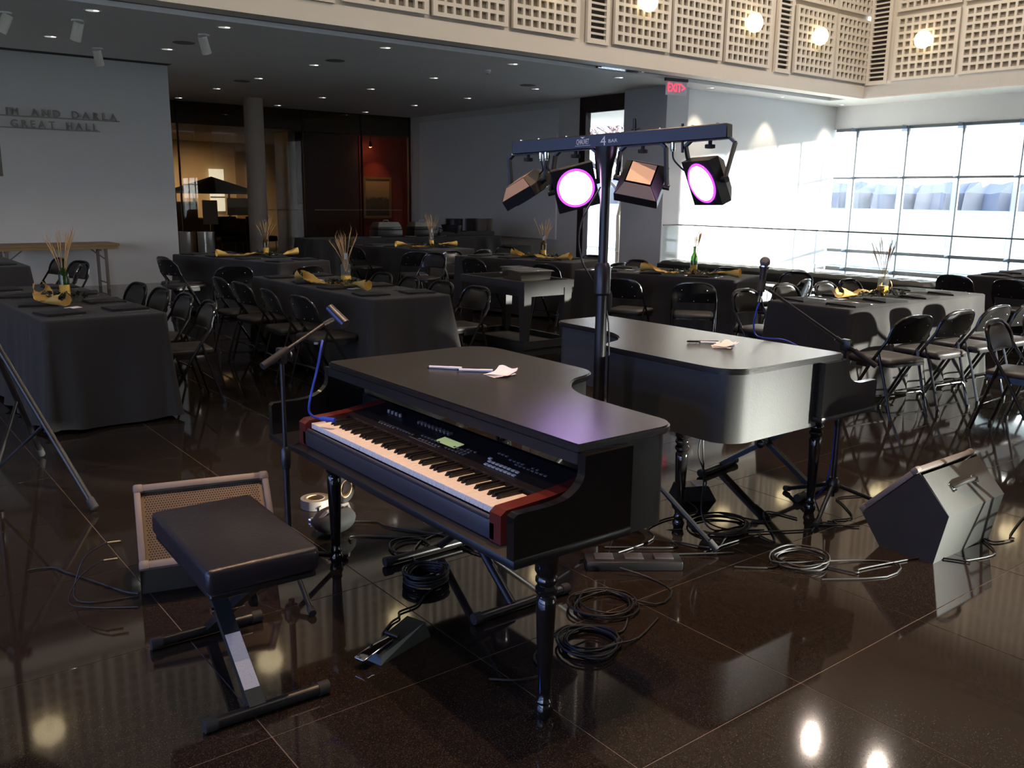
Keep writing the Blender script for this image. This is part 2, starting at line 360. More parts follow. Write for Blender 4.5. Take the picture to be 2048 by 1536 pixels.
for k, p in enumerate(g1):
    if k: dup(gm, p, 0, 'glowing round globe sconce on the left upper wall, %s from the left' % ORD[k % 12])
for k, p in enumerate(g2):
    if k < 5: dup(gm, p, -PI / 2, 'glowing round globe sconce on the right upper wall, %s from the corner' % ORD[k])

# walls
struct(MB().box(XL, 5.18, 16.4, 16.62, 0, ZC), 'wall_left', 'cool', smooth=False)
struct(MB().box(XL, 5.18, 16.385, 16.4, 0, .10), 'baseboard_left', 'cool', smooth=False)
struct(MB().box(4.96, 5.18, 16.62, YB, 0, ZC), 'wall_return', 'cool', smooth=False)
wr = MB(); wr.box(13.65, 13.95, 15.16, YB + .2, 0, ZC)
wrb = struct(wr, 'wall_right', 'cool', smooth=False)
MB().rbox(13.60, 13.65, 15.85, 21.7, .62, 3.55, .004, 1).build('panel', 'panelgrey', wrb)
struct(MB().box(13.62, 13.65, 15.16, YB, 0, .12), 'baseboard_right', 'cool', smooth=False)
struct(MB().box(13.65, 13.95, 13.46, 15.16, 3.45, ZC), 'trim_3', 'dframe', smooth=False)
struct(MB().box(13.33, 13.95, 12.3, 13.46, 0, ZC), 'wall_pier', 'pier', smooth=False)
ws = struct(MB().box(13.95, XW + .1, 12.4, 12.6, 0, ZC), 'wall_sunlit', 'white', smooth=False)
struct(MB().box(13.95, XW, 12.385, 12.4, 0, .1), 'baseboard_sunlit', 'white', smooth=False)
struct(MB().box(XL - .2, XL, YN, -5, 0, ZT).box(XL - .2, XL, 9, 31, 0, ZT).box(XL - .2, XL, -5, 9, 0, .3).box(XL - .2, XL, -5, 9, 3.3, ZT), 'wall_west', 'cool', smooth=False)
wq = struct(MB().box(XL - .12, XL - .08, -5, 9, 2.1, 2.15), 'window_70', 'mull', smooth=False)
for k in range(12): MB().box(XL - .12, XL - .08, -5 + k * 1.272, -4.96 + k * 1.272, .3, 3.3).build('mullion', 'mull', wq, smooth=False)
MB().box(XL - .105, XL - .095, -5, 9, .3, 3.3).build('pane', 'glass', wq, smooth=False)
struct(MB().box(XL, XW, YN - .2, YN, 0, ZT), 'wall_south', 'cool', smooth=False)
# tall window in the right-hand wall
wn = struct(MB().box(13.65, 13.80, 14.96, 15.16, 0, 3.45), 'window_1', 'dframe', smooth=False)
b = MB(); b.box(13.70, 13.78, 13.46, 13.50, 0, 3.45); b.box(13.70, 13.78, 13.5, 14.96, 0, .06); b.box(13.70, 13.78, 13.5, 14.96, 3.39, 3.45)
b.build('frame', 'dframe', wn, smooth=False)
MB().box(13.735, 13.745, 13.5, 14.96, .06, 3.39).build('pane', 'glass', wn, smooth=False)
# big window wall
MY = [11.81 - 1.215 * k for k in range(28)]
ww = struct(MB().box(XW, XW + .3, YN, 12.4, 3.21, ZC), 'wall_windows', 'white', smooth=False)
n_ = 1
edges = [12.36] + MY
for k in range(len(edges) - 1):
    y1, y0 = edges[k], edges[k + 1]; n_ += 1
    near = k < 5
    b = MB(); b.box(XW - .01, XW + .05, y0 - .022, y0 + .022, 0, 3.21)
    b.box(XW - .02, XW + .06, y0 + .025, y1 - .025, 2.08, 2.13); b.box(XW - .03, XW + .07, y0 + .025, y1 - .025, .40, .47)
    b.box(XW - .03, XW + .07, y0 + .025, y1 - .025, 0, .05); b.box(XW - .03, XW + .07, y0 + .025, y1 - .025, 3.15, 3.21)
    wd = struct(b, 'window_%d' % n_, 'mull', smooth=False)
    for z0, z1 in ((.05, .40), (.47, 2.08), (2.13, 3.15)): MB().box(XW + .015, XW + .025, y0 + .025, y1 - .025, z0, z1).build('pane', 'glass', wd, smooth=False)
    if near:
        MB().box(XW - .25, XW - .03, y0 - .008, y0 + .008, 0, 3.21).build('inner_fin', 'finglass', wd, smooth=False)
struct(MB().box(XW + .1, XW + 1.75, YN, 12.6, 3.23, 3.5), 'roof_overhang', 'white', smooth=False)
struct(MB().box(XW - .3, XW - .06, -10.1, 5.0, 0, 3.21).box(XW - .3, XW - .06, -19.1, -14.5, 0, 3.21), 'sun_blocker_east', 'white', smooth=False)  # added out of view to keep the sun off the left wall and tables
struct(MB().box(XW - .3, XW - .06, -14.5, -10.1, 2.5, 3.21), 'sun_blocker_upper', 'white', smooth=False)  # unseen drop added to cut the sun on the rear table and trolley
struct(MB().box(XW, XW + .3, YN, MY[-1], 0, 3.21), 'wall_southeast', 'white', smooth=False)
# round column
cl = MB().lathe([(.22, 0), (.22, ZC)], n=40); struct(cl, 'column', 'colw', loc=(8.36, 20.5, 0))

# glass partition to the gallery and what shows through it
gp = struct(MB().box(5.18, 13.65, YB - .02, YB + .02, 0, .05), 'window_60', 'dframe', smooth=False)
MX = [5.22, 7.15, 10.36, 12.06, 13.58]
b = MB()
for x in MX: b.box(x - .016, x + .016, YB - .03, YB + .03, .05, ZC)
b.build('mullion', 'dframe', gp, smooth=False)
for a, z in zip(MX[:-1], MX[1:]): MB().box(a + .016, z - .016, YB - .006, YB + .006, .05, ZC - .002).build('pane', 'fglass', gp, smooth=False)
dm = MB()
for k in range(120):
    x = 8.75 + k * .04
    if x < 13.3 and not 10.2 < x < 10.6: dm.box(x, x + .022, YB - .009, YB - .0062, 1.16, 1.19)
dm.build('dot_band', 'beige', gp, smooth=False)
gb = struct(MB().box(5, 14.2, 29.6, 29.8, 0, 3.2), 'wall_gallery_back', 'beige', smooth=False)
for x0, x1, m_ in ((8.2, 9.25, 'beige2'), (11.35, 12.1, 'beige2')): MB().box(x0, x1, 29.52, 29.6, 0, 3.2).build('pilaster', m_, gb, smooth=False)
for x0, x1, z0, z1 in ((10.42, 10.9, 1.0, 2.35), (11.72, 12.12, .95, 2.5)):
    f = MB().box(x0, x1, 29.46, 29.51, z0, z1).build('gallery_window', mat('lit_window', (.8, .8, .78), .6, emit=(.9, 1, .92), es=.55), gb, smooth=False)
    MB().box(x0, x1, 29.44, 29.46, z0 + (z1 - z0) * .32, z0 + (z1 - z0) * .35).build('glazing_bar', 'mull', f, smooth=False)
struct(MB().box(5, 14.2, YB + .1, 29.8, 3.2, 3.3), 'ceiling', 'gceil', smooth=False)
struct(MB().box(5, 14.2, YB + .1, YB + .5, 3.3, 3.72), 'trim_4', 'gceil', smooth=False)
struct(MB().box(13.95, 14.2, YB, 29.8, 0, 3.72), 'wall_gallery_right', 'beige', smooth=False)
struct(MB().box(4.8, 5.0, YB, 29.8, 0, 3.72), 'wall_gallery_left', 'beige', smooth=False)
struct(MB().box(10.5, 12.40, 23.0, 23.2, 0, 3.45), 'wall_partition', 'maroon', smooth=False)
struct(MB().box(10.3, 10.5, 23.0, 23.9, 0, 3.2), 'wall_partition_end', 'pier', smooth=False)
struct(MB().box(12.40, 13.95, 22.95, 23.2, 0, 3.2), 'wall_red', 'redwall', smooth=False)
pa = thing('framed_painting', 'gilt-framed landscape painting on the red gallery wall', 'painting', (12.93, 22.945, .93))
b = MB(); W_, H_ = .92, 1.16
for a in ((-W_ / 2, W_ / 2, 0, .07), (-W_ / 2, W_ / 2, H_ - .07, H_)): b.box(a[0], a[1], -.05, .0, a[2], a[3])
for a in ((-W_ / 2, -W_ / 2 + .07), (W_ / 2 - .07, W_ / 2)): b.box(a[0], a[1], -.05, 0, .07, H_ - .07)
b.build('frame', 'goldf', pa, smooth=False); MB().box(-W_ / 2 + .07, W_ / 2 - .07, -.02, 0, .07, H_ - .07).build('canvas', 'painting', pa, smooth=False)
spot((12.75, 22.3, 3.0), (12.95, 22.95, 1.6), 16, (1, .62, .32), 60, .7)
pt = thing('picture_light', 'small bright gallery spotlight above the painting', 'spotlight', (12.5, 22.5, 2.95))
MB().cyl((0, 0, .25), (0, 0, .05), .012).cyl((0, 0, .06), (.05, .07, -.04), .035, .05).build('lamp_head', 'dframe', pt); MB().cyl((.051, .071, -.041), (.054, .074, -.046), .046, .046).build('lens', 'lampw', pt)
for x, y in ((8.6, 26), (9.9, 27.0), (6.3, 25.5), (7.6, 28.2)): spot((x, y, 3.15), (x + .1, y + 1.6, 0.6), 170, (1, .74, .45), 120, .8)
# kiosk with teal canopy, desk board, sign, drums, chairs behind the glass
k_ = thing('canopy_kiosk', 'dark teal pyramid canopy kiosk seen through the gallery glass', 'kiosk', (8.75, 24.6, 0))
MB().add([(-.95, -.95, 1.62), (.95, -.95, 1.62), (.95, .95, 1.62), (-.95, .95, 1.62), (0, 0, 2.02), (-.95, -.95, 1.56), (.95, -.95, 1.56), (.95, .95, 1.56), (-.95, .95, 1.56)],
         [(0, 1, 4), (1, 2, 4), (2, 3, 4), (3, 0, 4), (0, 5, 6, 1), (1, 6, 7, 2), (2, 7, 8, 3), (3, 8, 5, 0), (5, 8, 7, 6)]).build('canopy', 'teal', k_, smooth=False)
MB().box(-.8, .8, -.8, .8, 0, .9).build('counter', 'kraft', k_, smooth=False)
for a, b_ in ((-.75, -.75), (.75, -.75), (.75, .75), (-.75, .75)): MB().cyl((a, b_, .9), (a, b_, 1.56), .03).build('post', 'beige', k_)
MB().box(.1, .8, -.82, -.80, 1.0, 1.45).build('notice_board', 'white', k_, smooth=False)
k_ = thing('display_board', 'brown kraft display board behind the glass by the steel drums', 'board', (7.45, 22.9, 0))
MB().box(-.36, .30, -.03, .03, .62, 1.36).build('board', 'kraft', k_, smooth=False); MB().box(-.3, -.26, -.02, .02, 0, .62).build('leg', 'dframe', k_); MB().box(.22, .26, -.02, .02, 0, .62).build('leg', 'dframe', k_)
k_ = thing('sign_stand', 'white notice on a thin metal sign stand behind the glass', 'sign', (8.02, 22.75, 0))
MB().box(-.19, .19, -.01, .01, .80, 1.40).build('notice', 'paper', k_, smooth=False); MB().cyl((0, .02, .02), (0, .02, .8), .012).build('pole', 'chrome', k_); MB().lathe([(.15, 0), (.15, .01), (.02, .03)], n=20).build('base', 'chrome', k_)
for i, x in enumerate((8.75, 10.25)):
    k_ = thing('lounge_chair', 'black lounge chair behind the glass, %s of the column' % ('left' if i == 0 else 'right'), 'chair', (x - (.15 if i == 0 else .75), 23.1, 0))
    MB().rbox(-.32, .32, -.3, .3, .34, .48, .03).build('seat', 'satin', k_); MB().rbox(-.32, .32, .22, .32, .48, .98, .03).build('backrest', 'satin', k_)
    for a in (-.28, .28):
        for c in (-.26, .26): MB().cyl((a, c, 0), (a, c, .34), .012).build('leg', 'chrome', k_)
for i, (x, r) in enumerate(((5.83, .15), (6.2, .16))):
    d_ = thing('steel_drum', '%s brushed steel waste drum beside the left wall end' % ('narrower left' if i == 0 else 'wider right'), 'bin', (x, 18.05 - i * .15, 0))
    MB().lathe([(r, 0), (r, .80), (r + .008, .80), (r + .008, .82), (r - .01, .82), (r - .01, .70)], n=32).build('drum', 'metal', d_); MB().lathe([(r + .004, 0), (r + .004, .04)], n=32, close=False).build('base_ring', 'dframe', d_)

# glass balustrade by the stair
bl = thing('glass_balustrade', 'long glass balustrade with slim dark handrail by the sunlit wall', 'railing', (13.75, 12.25, 0))
for k in range(16): MB().box(-.008, .008, -1.22 * k - 1.20, -1.22 * k - .0, .03, 1.05).build('pane', 'bal', bl, smooth=False)
MB().box(-.40, -.02, -.008, .008, .03, 1.05).build('pane', 'bal', bl, smooth=False)
MB().tube([(-.42, 0, 1.07), (0, 0, 1.07), (0, -19.5, 1.07)], .012, 8).build('handrail', 'mull', bl); MB().box(-.012, .012, -19.5, 0, 0, .03).build('base_channel', 'mull', bl, smooth=False)

# lettering on the left wall, letters with some depth standing on thin rails
def wall_text(txt, x0, x1, z, size, par):
    ms = [(c, text_mesh(c, size, .012, 'letter') if c != ' ' else None) for c in txt]
    ws_ = [(max(v.co.x for v in m.vertices) - min(v.co.x for v in m.vertices)) if m else size * .42 for c, m in ms]
    gap = (x1 - x0 - sum(ws_)) / (len(txt) - 1); x = x0
    for (c, m), wd in zip(ms, ws_):
        if m: link('letter', m, par, (x + wd / 2, 0, z), (PI / 2, 0, 0))
        x += wd + gap
wl_ = thing('wall_lettering', 'raised bronze lettering in two lines on the left wall', 'lettering', (2.3, 16.38, 0))
wall_text('IM AND DARLA', .33, 1.98, 2.745, .165, wl_); wall_text('GREAT HALL', .38, 1.66, 2.565, .165, wl_)
MB().box(.05, 2.02, -.012, .01, 2.725, 2.742).build('rail', 'letter', wl_, smooth=False); MB().box(.05, 1.70, -.012, .01, 2.545, 2.562).build('rail', 'letter', wl_, smooth=False)

# ceiling fittings
XS, YS = [.6, 3.0, 4.62, 7.05, 9.46, 11.9], [12.18, 14.58, 16.96, 19.2, 21.65]
dl = thing('ceiling_downlight', 'x', 'ceiling light', (0, 0, 0))
MB().lathe([(.085, -.006), (.105, -.006), (.105, .0), (.085, .0)], n=24, close=False).build('trim_ring', 'white', dl)
MB().lathe([(.084, -.001), (.084, -.0005)], n=24).build('reflector', mat('dim_reflector', (.6, .6, .6), .35, .6, emit=(1, .96, .9), es=.35), dl); MB().lathe([(.03, -.002), (.03, -.004)], (.035, -.02, 0), n=12).build('lens', 'lamp', dl)
first = True
for j, y in enumerate(YS):
    for i, x in enumerate(XS):
        if y > 16.2 and x < 5.0: continue
        if x < 2 and y > 13: continue
        lb = 'lit recessed downlight in low ceiling, %s row from the atrium, %s column from left' % (ORD[j], ORD[i])
        if first: dl.location = (x, y, ZC); dl['label'] = lb; first = False
        else: dup(dl, (x, y, ZC), 0, lb)
for i, x in enumerate((14.27, 16.56, 18.8)):
    dup(dl, (x, 12.05, ZC), 0, 'lit recessed downlight close to the sunlit wall, %s from the exit sign' % ORD[i])
    spot((x, 12.05, ZC - .03), (x, 12.22, 0), 55, (1, .84, .62), 70, .5)
ts = thing('track_spotlight', 'x', 'spotlight', (0, 0, 0))
MB().lathe([(.075, 0), (.075, -.02)], n=18).build('canopy', 'white', ts)
MB().cyl((0, 0, -.02), (0, 0, -.05), .02).cyl((-.03, -.02, -.03), (.05, .05, -.24), .062, .066, 20).build('lamp_can', 'fascia', ts)
for i, (x, y, z, d) in enumerate(((3.0, 12.96, 1.2, 'first'), (4.6, 12.91, 0, 'second'), (3.77, 15.2, .3, 'third, close to the lettered wall'), (2.19, 13.02, 2, 'partly cut by the left edge'))):
    lb = 'white cylinder spotlight under the low ceiling, %s' % d
    if i == 0: ts.location = (x, y, ZC); ts.rotation_euler = (0, 0, z); ts['label'] = lb
    else: dup(ts, (x, y, ZC), z, lb)
for i, (x, y) in enumerate(((4.61, 13.78), (7.08, 13.86), (6.96, 17.57), (11.4, 14.2))):
    tag(MB().lathe([(.16, -.004), (.15, -.008)], n=28).build('ceiling_speaker', 'slot', loc=(x, y, ZC)), 'flat round grey speaker grille in low ceiling, %s' % ('nearest the globe wall on the left', 'in the middle', 'deep towards the column', 'towards the tall window')[i], 'speaker')
sp = thing('sprinkler', 'small round white detector under the low ceiling, right of middle', 'detector', (9.56, 13.03, ZC)); MB().lathe([(.06, 0), (.06, -.03), (.035, -.06)], n=20).build('body', 'white', sp); MB().lathe([(.02, -.06), (.02, -.07)], n=12).build('sensor', 'slot', sp)
vg = thing('air_grille', 'shiny linear air grille beside the left upper wall', 'vent', (11.35, YF + .625, ZC + .03))
for k in range(4): MB().box(-.5, .5, -.14 + k * .08, -.11 + k * .08, -.01, .03).build('slat', 'chrome', vg, smooth=False)
ex = thing('exit_sign', 'red exit sign hanging under the ceiling edge at the pier', 'sign', (12.62, 11.70, 0))
EXR = Matrix.Rotation(R(-10), 4, 'Z'); ex.rotation_euler = (0, 0, R(-10))
MB().box(-.02, .50, -.02, .02, ZC - .035, ZC + .02).build('mount', 'dframe', ex, smooth=False); MB().box(.0, .48, -.006, .006, ZC - .28, ZC - .035).build('panel', 'exitp', ex, smooth=False)
link('lettering', text_mesh('EXIT>', .17, .003, 'exitr'), ex, (.24, -.011, ZC - .215), (PI / 2, 0, 0)).scale = (.92, 1.25, 1)
# atrium downlights high above
for i, (x, y) in enumerate(((13.76, 8.31), (13.9, 7.05), (2.0, 2.6), (3.6, 3.2), (5.0, -1.0), (-1.0, 4.0), (8.5, 1.0), (9.5, 7.2))):
    o_ = dup(dl, (x, y, ZT), 0, 'warm recessed downlight high in the atrium ceiling, number %s out' % ORD[i])
    if i in (2, 3): spot((x, y, ZT - .05), (x, y, 0), 900, (1, .60, .34), 44, .5, .06)
    else: spot((x, y, ZT - .05), (x, y, 0), 270, (1, .85, .70), 165, .3, .06)

# ------------------------------------------------------------------ outdoors
struct(MB().box(-60, 400, -300, 400, -.5, -.3), 'ground', 'grass', smooth=False)
struct(MB().box(24, 36, -120, 160, -.3, -.27), 'trim_30', 'pave', smooth=False)
tl = MB(); rr = random.Random(3); prof = []; hh = 7.0
for k in range(260):
    hh += rr.uniform(-.8, .8) + (7.5 - hh) * .12; prof.append((-260 + k * 2.6, hh))
for dx, hs in ((0, 1.0), (14, .9)):
    k0 = len(tl.v)
    for y, h in prof: tl.v += [(235 + dx + 3 * math.sin(y), y, -.4), (236 + dx + 3 * math.sin(y), y, h * hs * .6), (241 + dx, y, h * hs), (252 + dx, y, -.4)]
    n0 = len(prof)
    tl.f += [(k0 + i * 4 + j, k0 + i * 4 + 4 + j, k0 + i * 4 + 5 + j, k0 + i * 4 + 1 + j) for i in range(n0 - 1) for j in range(3)]
tag(tl.build('distant_treeline', 'haze'), 'pale hazy line of trees far beyond the windows', 'trees', kind='stuff')
def bare_tree(name, label, loc, h, seed, leaf=True):
    rg = random.Random(seed); t = thing(name, label, 'tree', loc); b = MB(); lf = MB()
    def grow(p, d, ln, r, dep):
        q = p + d * ln; b.tube([p, p + d * ln * .5 + Vector((rg.uniform(-.05, .05), rg.uniform(-.05, .05), 0)) * ln, q], [r, r * .85, r * .68], 6)
        if dep == 0:
            for _ in range(7):
                c = q + Vector((rg.gauss(0, .22), rg.gauss(0, .22), rg.gauss(0, .22))); a = Vector((rg.uniform(-1, 1), rg.uniform(-1, 1), rg.uniform(-1, 1))).normalized() * .07; e = a.orthogonal().normalized() * .05
                lf.add([c - a, c + e, c + a, c - e], [(0, 1, 2, 3)])
            return
        for _ in range(3):
            nd = (d + Vector((rg.uniform(-.75, .75), rg.uniform(-.75, .75), rg.uniform(-.1, .55)))).normalized(); grow(q, nd, ln * rg.uniform(.62, .8), r * .6, dep - 1)
    grow(Vector((0, 0, 0)), Vector((.08, .12, 1)).normalized(), h * .3, h * .030, 4)
    b.build('trunk', 'bark', t)
    if leaf: tag(lf.build('leaves', 'rust', t, smooth=False), kind='stuff')
bare_tree('bare_tree', 'leaning bare tree trunk right outside the tall window', (19.4, 19.6, -.3), 4.6, 4, False)
bare_tree('rusty_tree', 'tree with rust-red leaves further behind the tall window', (27.5, 27.6, -.3), 6.5, 9)
bw = thing('outbuilding', 'pale building wing just outside the tall window', 'building', (15.9, 19.2, -.3))
MB().box(-1.0, .7, -.6, 6, 0, 2.9).build('wall', 'brick', bw, smooth=False); MB().box(-1.1, .8, -.7, 6.1, 2.9, 3.05).build('roof_edge', 'pave', bw, smooth=False)

# ------------------------------------------------------------------ folding chairs
def make_chair():
    t = thing('folding_chair', 'x', 'chair')
    fr = []
    for s in (-1, 1):
        fr.append([(s * .215, .205, .012), (s * .215, -.02, .40), (s * .212, -.165, .615)])
    arc = [Vector((.212, -.165, .615))] + [Vector((.205 * math.copysign(abs(math.cos(a)) ** .62, math.cos(a)), -.168 - .062 * math.sin(a), .640 + .135 * abs(math.sin(a)) ** .75)) for a in [PI * k / 14 for k in range(15)]] + [Vector((-.212, -.165, .615))]
    MB().tube([(.215, .205, .012), (.215, -.02, .40)] + [tuple(p) for p in arc] + [(-.215, -.02, .40), (-.215, .205, .012)], .0115, 8).build('front_frame', 'chair', t)
    MB().tube([(-.212, .150, .105), (.212, .150, .105)], .008, 6).build('crossbar', 'chair', t)
    for s in (-.195, .195): MB().tube(spline([(s, -.235, .012), (s, -.165, .25), (s * 1.06, -.085, .505)], 3), .0105, 8).build('rear_leg', 'chair', t)
    MB().tube([(-.194, -.205, .12), (-.188, -.185, .185), (-.165, -.178, .205), (.165, -.178, .205), (.188, -.185, .185), (.194, -.205, .12)], .0085, 8).build('rear_brace', 'chair', t)
    for s in (-1, 1):
        for y in (.205, -.235): MB().cyl((s * (.215 if y > 0 else .195), y, 0), (s * (.215 if y > 0 else .195), y, .03), .015, .0135, 10).build('foot', 'rubber', t)
        MB().box(s * .205 - .004, s * .205 + .004, -.02, .10, .385, .425).build('hinge', 'chair', t)
    # seat
    outl = [(-.165, -.19), (.165, -.19), (.188, -.165), (.198, .15), (.185, .195), (.15, .21), (-.15, .21), (-.185, .195), (-.198, .15), (-.188, -.165)]
    MB().prism(outl, .405, .424).build('seat_pan', 'chair', t)
    b = MB(); k = len(b.v); L_ = [(.985, .424), (1.0, .434), (.985, .446), (.93, .455), (.5, .460)]
    for sc, z in L_: b.v += [(x * sc, y * sc + .005, z) for x, y in outl]
    n = len(outl)
    for j in range(len(L_) - 1): b.f += [(j * n + i, j * n + (i + 1) % n, (j + 1) * n + (i + 1) % n, (j + 1) * n + i) for i in range(n)]
    b.f.append(tuple((len(L_) - 1) * n + i for i in range(n))); b.build('seat_pad', 'seatv', t, ang=60)
    # backrest: curved steel shell with a vinyl pad on its front
    def shell(y_off, th, sx, z0, z1, nx=10, nz=6, puff=0):
        bb = MB(); g = {}
        for f_ in (0, 1):
            for j in range(nz + 1):
                v = j / nz; z = z0 + (z1 - z0) * v
                wv = .205 * sx
                if v > .42: wv *= (1 - ((v - .42) / .58) ** 2.4 * .46)
                if v < .12: wv *= .95 + .05 * v / .12
                for i in range(nx + 1):
                    u = -1 + 2 * i / nx
                    y = -.168 - (z - .615) * .40 - .022 * (1 - u * u) * .9 + y_off + (th + puff * (1 - u * u) * math.sin(PI * min(1, max(0, v)))) * f_
                    g[f_, j, i] = len(bb.v); bb.v.append((u * wv, y, z))
        for j in range(nz):
            for i in range(nx):
                bb.f.append((g[0, j, i], g[0, j, i + 1], g[0, j + 1, i + 1], g[0, j + 1, i])); bb.f.append((g[1, j, i], g[1, j + 1, i], g[1, j + 1, i + 1], g[1, j, i + 1]))
        for i in range(nx):
            bb.f.append((g[0, 0, i], g[1, 0, i], g[1, 0, i + 1], g[0, 0, i + 1])); bb.f.append((g[0, nz, i], g[0, nz, i + 1], g[1, nz, i + 1], g[1, nz, i]))
        for j in range(nz):
            bb.f.append((g[0, j, 0], g[0, j + 1, 0], g[1, j + 1, 0], g[1, j, 0])); bb.f.append((g[0, j, nx], g[1, j, nx], g[1, j + 1, nx], g[0, j + 1, nx]))
        return bb
    shell(-.004, .008, 1.0, .575, .765).build('backrest', 'chair', t, ang=50)
    shell(.005, .006, .86, .590, .748, puff=.022).build('back_pad', 'vinyl', t, ang=70)
    for x, z in ((-.12, .70), (.12, .70), (-.135, .605), (.135, .605), (0, .59)):
        u = x / .2; MB().sphere((x, -.168 - (z - .615) * .40 - .022 * (1 - u * u) * .9 - .005, z), .0055, 8, 5, (1, .5, 1)).build('rivet', 'rivet', t)
    return t
CH = make_chair(); ch_used = [False]
def chair(x, y, face, label, group=None):
    """x, y = where the top of the backrest stands; face = heading of the sitter in degrees from +x"""
    rz = R(face) - PI / 2
    off = Matrix.Rotation(rz, 3, 'Z') @ Vector((0, -.23, 0)); p = (x - off.x, y - off.y, 0)
    if not ch_used[0]: ch_used[0] = True; CH.location = p; CH.rotation_euler = (0, 0, rz); CH['label'] = label; return CH
    return dup(CH, p, rz, label)
for i, (x, y) in enumerate(((2.31, 6.64), (2.33, 7.24), (2.31, 7.80), (2.27, 8.34))): chair(x, y, 180 + (i - 1) * 4, 'black folding chair on the right side of the near left table, %s from the front' % ORD[i])
for i, (x, y) in enumerate(((3.00, 6.62), (2.98, 7.23), (3.02, 7.95), (3.03, 8.5))): chair(x, y, (2, -4, 3, 0)[i], 'black folding chair on the left side of the draped middle table, %s from the front' % ORD[i])
for i, (x, y) in enumerate(((4.70, 6.51), (4.71, 7.09), (4.69, 7.64), (4.70, 8.21))): chair(x, y, 180 + (3, 0, -4, 2)[i], 'black folding chair on the right side of the draped middle table, %s from the front' % ORD[i])
for x, y, f, l in (
    (3.46, 11.66, 8, 'black folding chair side-on in front of the steel drums, padded back catching light'),
    (3.36, 11.22, 14, 'black folding chair just left of the side-on chair by the steel drums'),
    (3.67, 9.76, 75, 'black folding chair seen from behind at the column table, left one'),
    (4.42, 9.40, 100, 'black folding chair with its arched back cutting the column table edge'),
    (6.72, 12.7, 10, 'black folding chair seen side-on at the left end of the back table'),
    (6.85, 11.05, 68, 'large black folding chair back facing us before the back table'),
    (6.98, 10.72, 200, 'black folding chair with blue-lit pad at the right of the back table'),
    (8.10, 11.1, 98, 'dark folding chair back just right of the blue-lit chair'),
    (9.0, 11.7, 195, 'black folding chair peeking behind the right end of the back table'),
    (7.50, 11.12, -85, 'black folding chair with bright sunlit pad left of the amber bottle table'),
    (6.80, 9.6, 10, 'black folding chair with arched back at the left of the amber bottle table'),
    (7.0, 8.35, 12, 'black folding chair with slanted thin leg between trolley and light pole'),
    (8.75, 9.35, 196, 'black folding chair at the right of the amber bottle table'),
    (8.62, 8.33, 186, 'black folding chair seen edge-on before the grey pier'),
    (8.02, 8.08, 100, 'black folding chair with arched back right behind the light pole'),
    (6.40, 6.42, 20, 'black folding chair with shiny rim behind the light pole, before the green bottle table'),
    (6.73, 5.74, 40, 'black folding chair seen squarely from behind before the green bottle table'),
    (8.02, 5.36, 104, 'black folding chair with rivets, its back turned, left of the long padded bench'),
    (8.80, 6.0, 186, 'dark folding chair beside the microphone, turned to the left'),
    (8.58, 6.80, 196, 'dark folding chair behind the microphone head at the green bottle table'),
    (6.63, 5.08, -90, 'folding chair with gold-gleaming pad left of the sunlit table'),
    (7.42, 5.22, -92, 'folding chair with white-gleaming pad at the far side of the sunlit table, first from left'),
    (7.95, 5.12, -88, 'folding chair with white-gleaming pad at the far side of the sunlit table, second from left'),
    (8.46, 5.17, -90, 'folding chair with white-gleaming pad at the far side of the sunlit table, third from left'),
    (6.16, 3.18, 80, 'sunlit folding chair at the near side of the sunlit table, first from left'),
    (6.78, 3.16, 84, 'sunlit folding chair at the near side of the sunlit table, second from left'),
    (7.36, 3.14, 86, 'sunlit folding chair at the near side of the sunlit table, third from left'),
    (7.92, 3.12, 86, 'sunlit folding chair at the near side of the sunlit table, cut by the right edge'),
    (6.42, 2.78, -86, 'folding chair with glaring white pad in the right foreground, left one'),
    (7.06, 2.80, -88, 'folding chair with glaring white pad at the right picture edge'),
    (4.80, .95, 100, 'folding chair standing in the sun beyond the right edge, nearer the monitor'),
    (5.45, .55, 84, 'folding chair standing in the sun beyond the right edge, farther one'),
    (10.0, 4.82, 0, 'dark folding chair back before the far right table, left one'),
    (10.0, 4.2, 0, 'dark folding chair back before the far right table, right one'),
    (2.36, 12.0, 190, 'black folding chair with bluish pad under the bare folding table'),
    (2.30, 10.72, 165, 'black folding chair seen from behind left of the near left bottle'),
    (2.45, 11.35, 200, 'black folding chair seen edge-on right of the near left bottle')):
    chair(x, y, f, l)

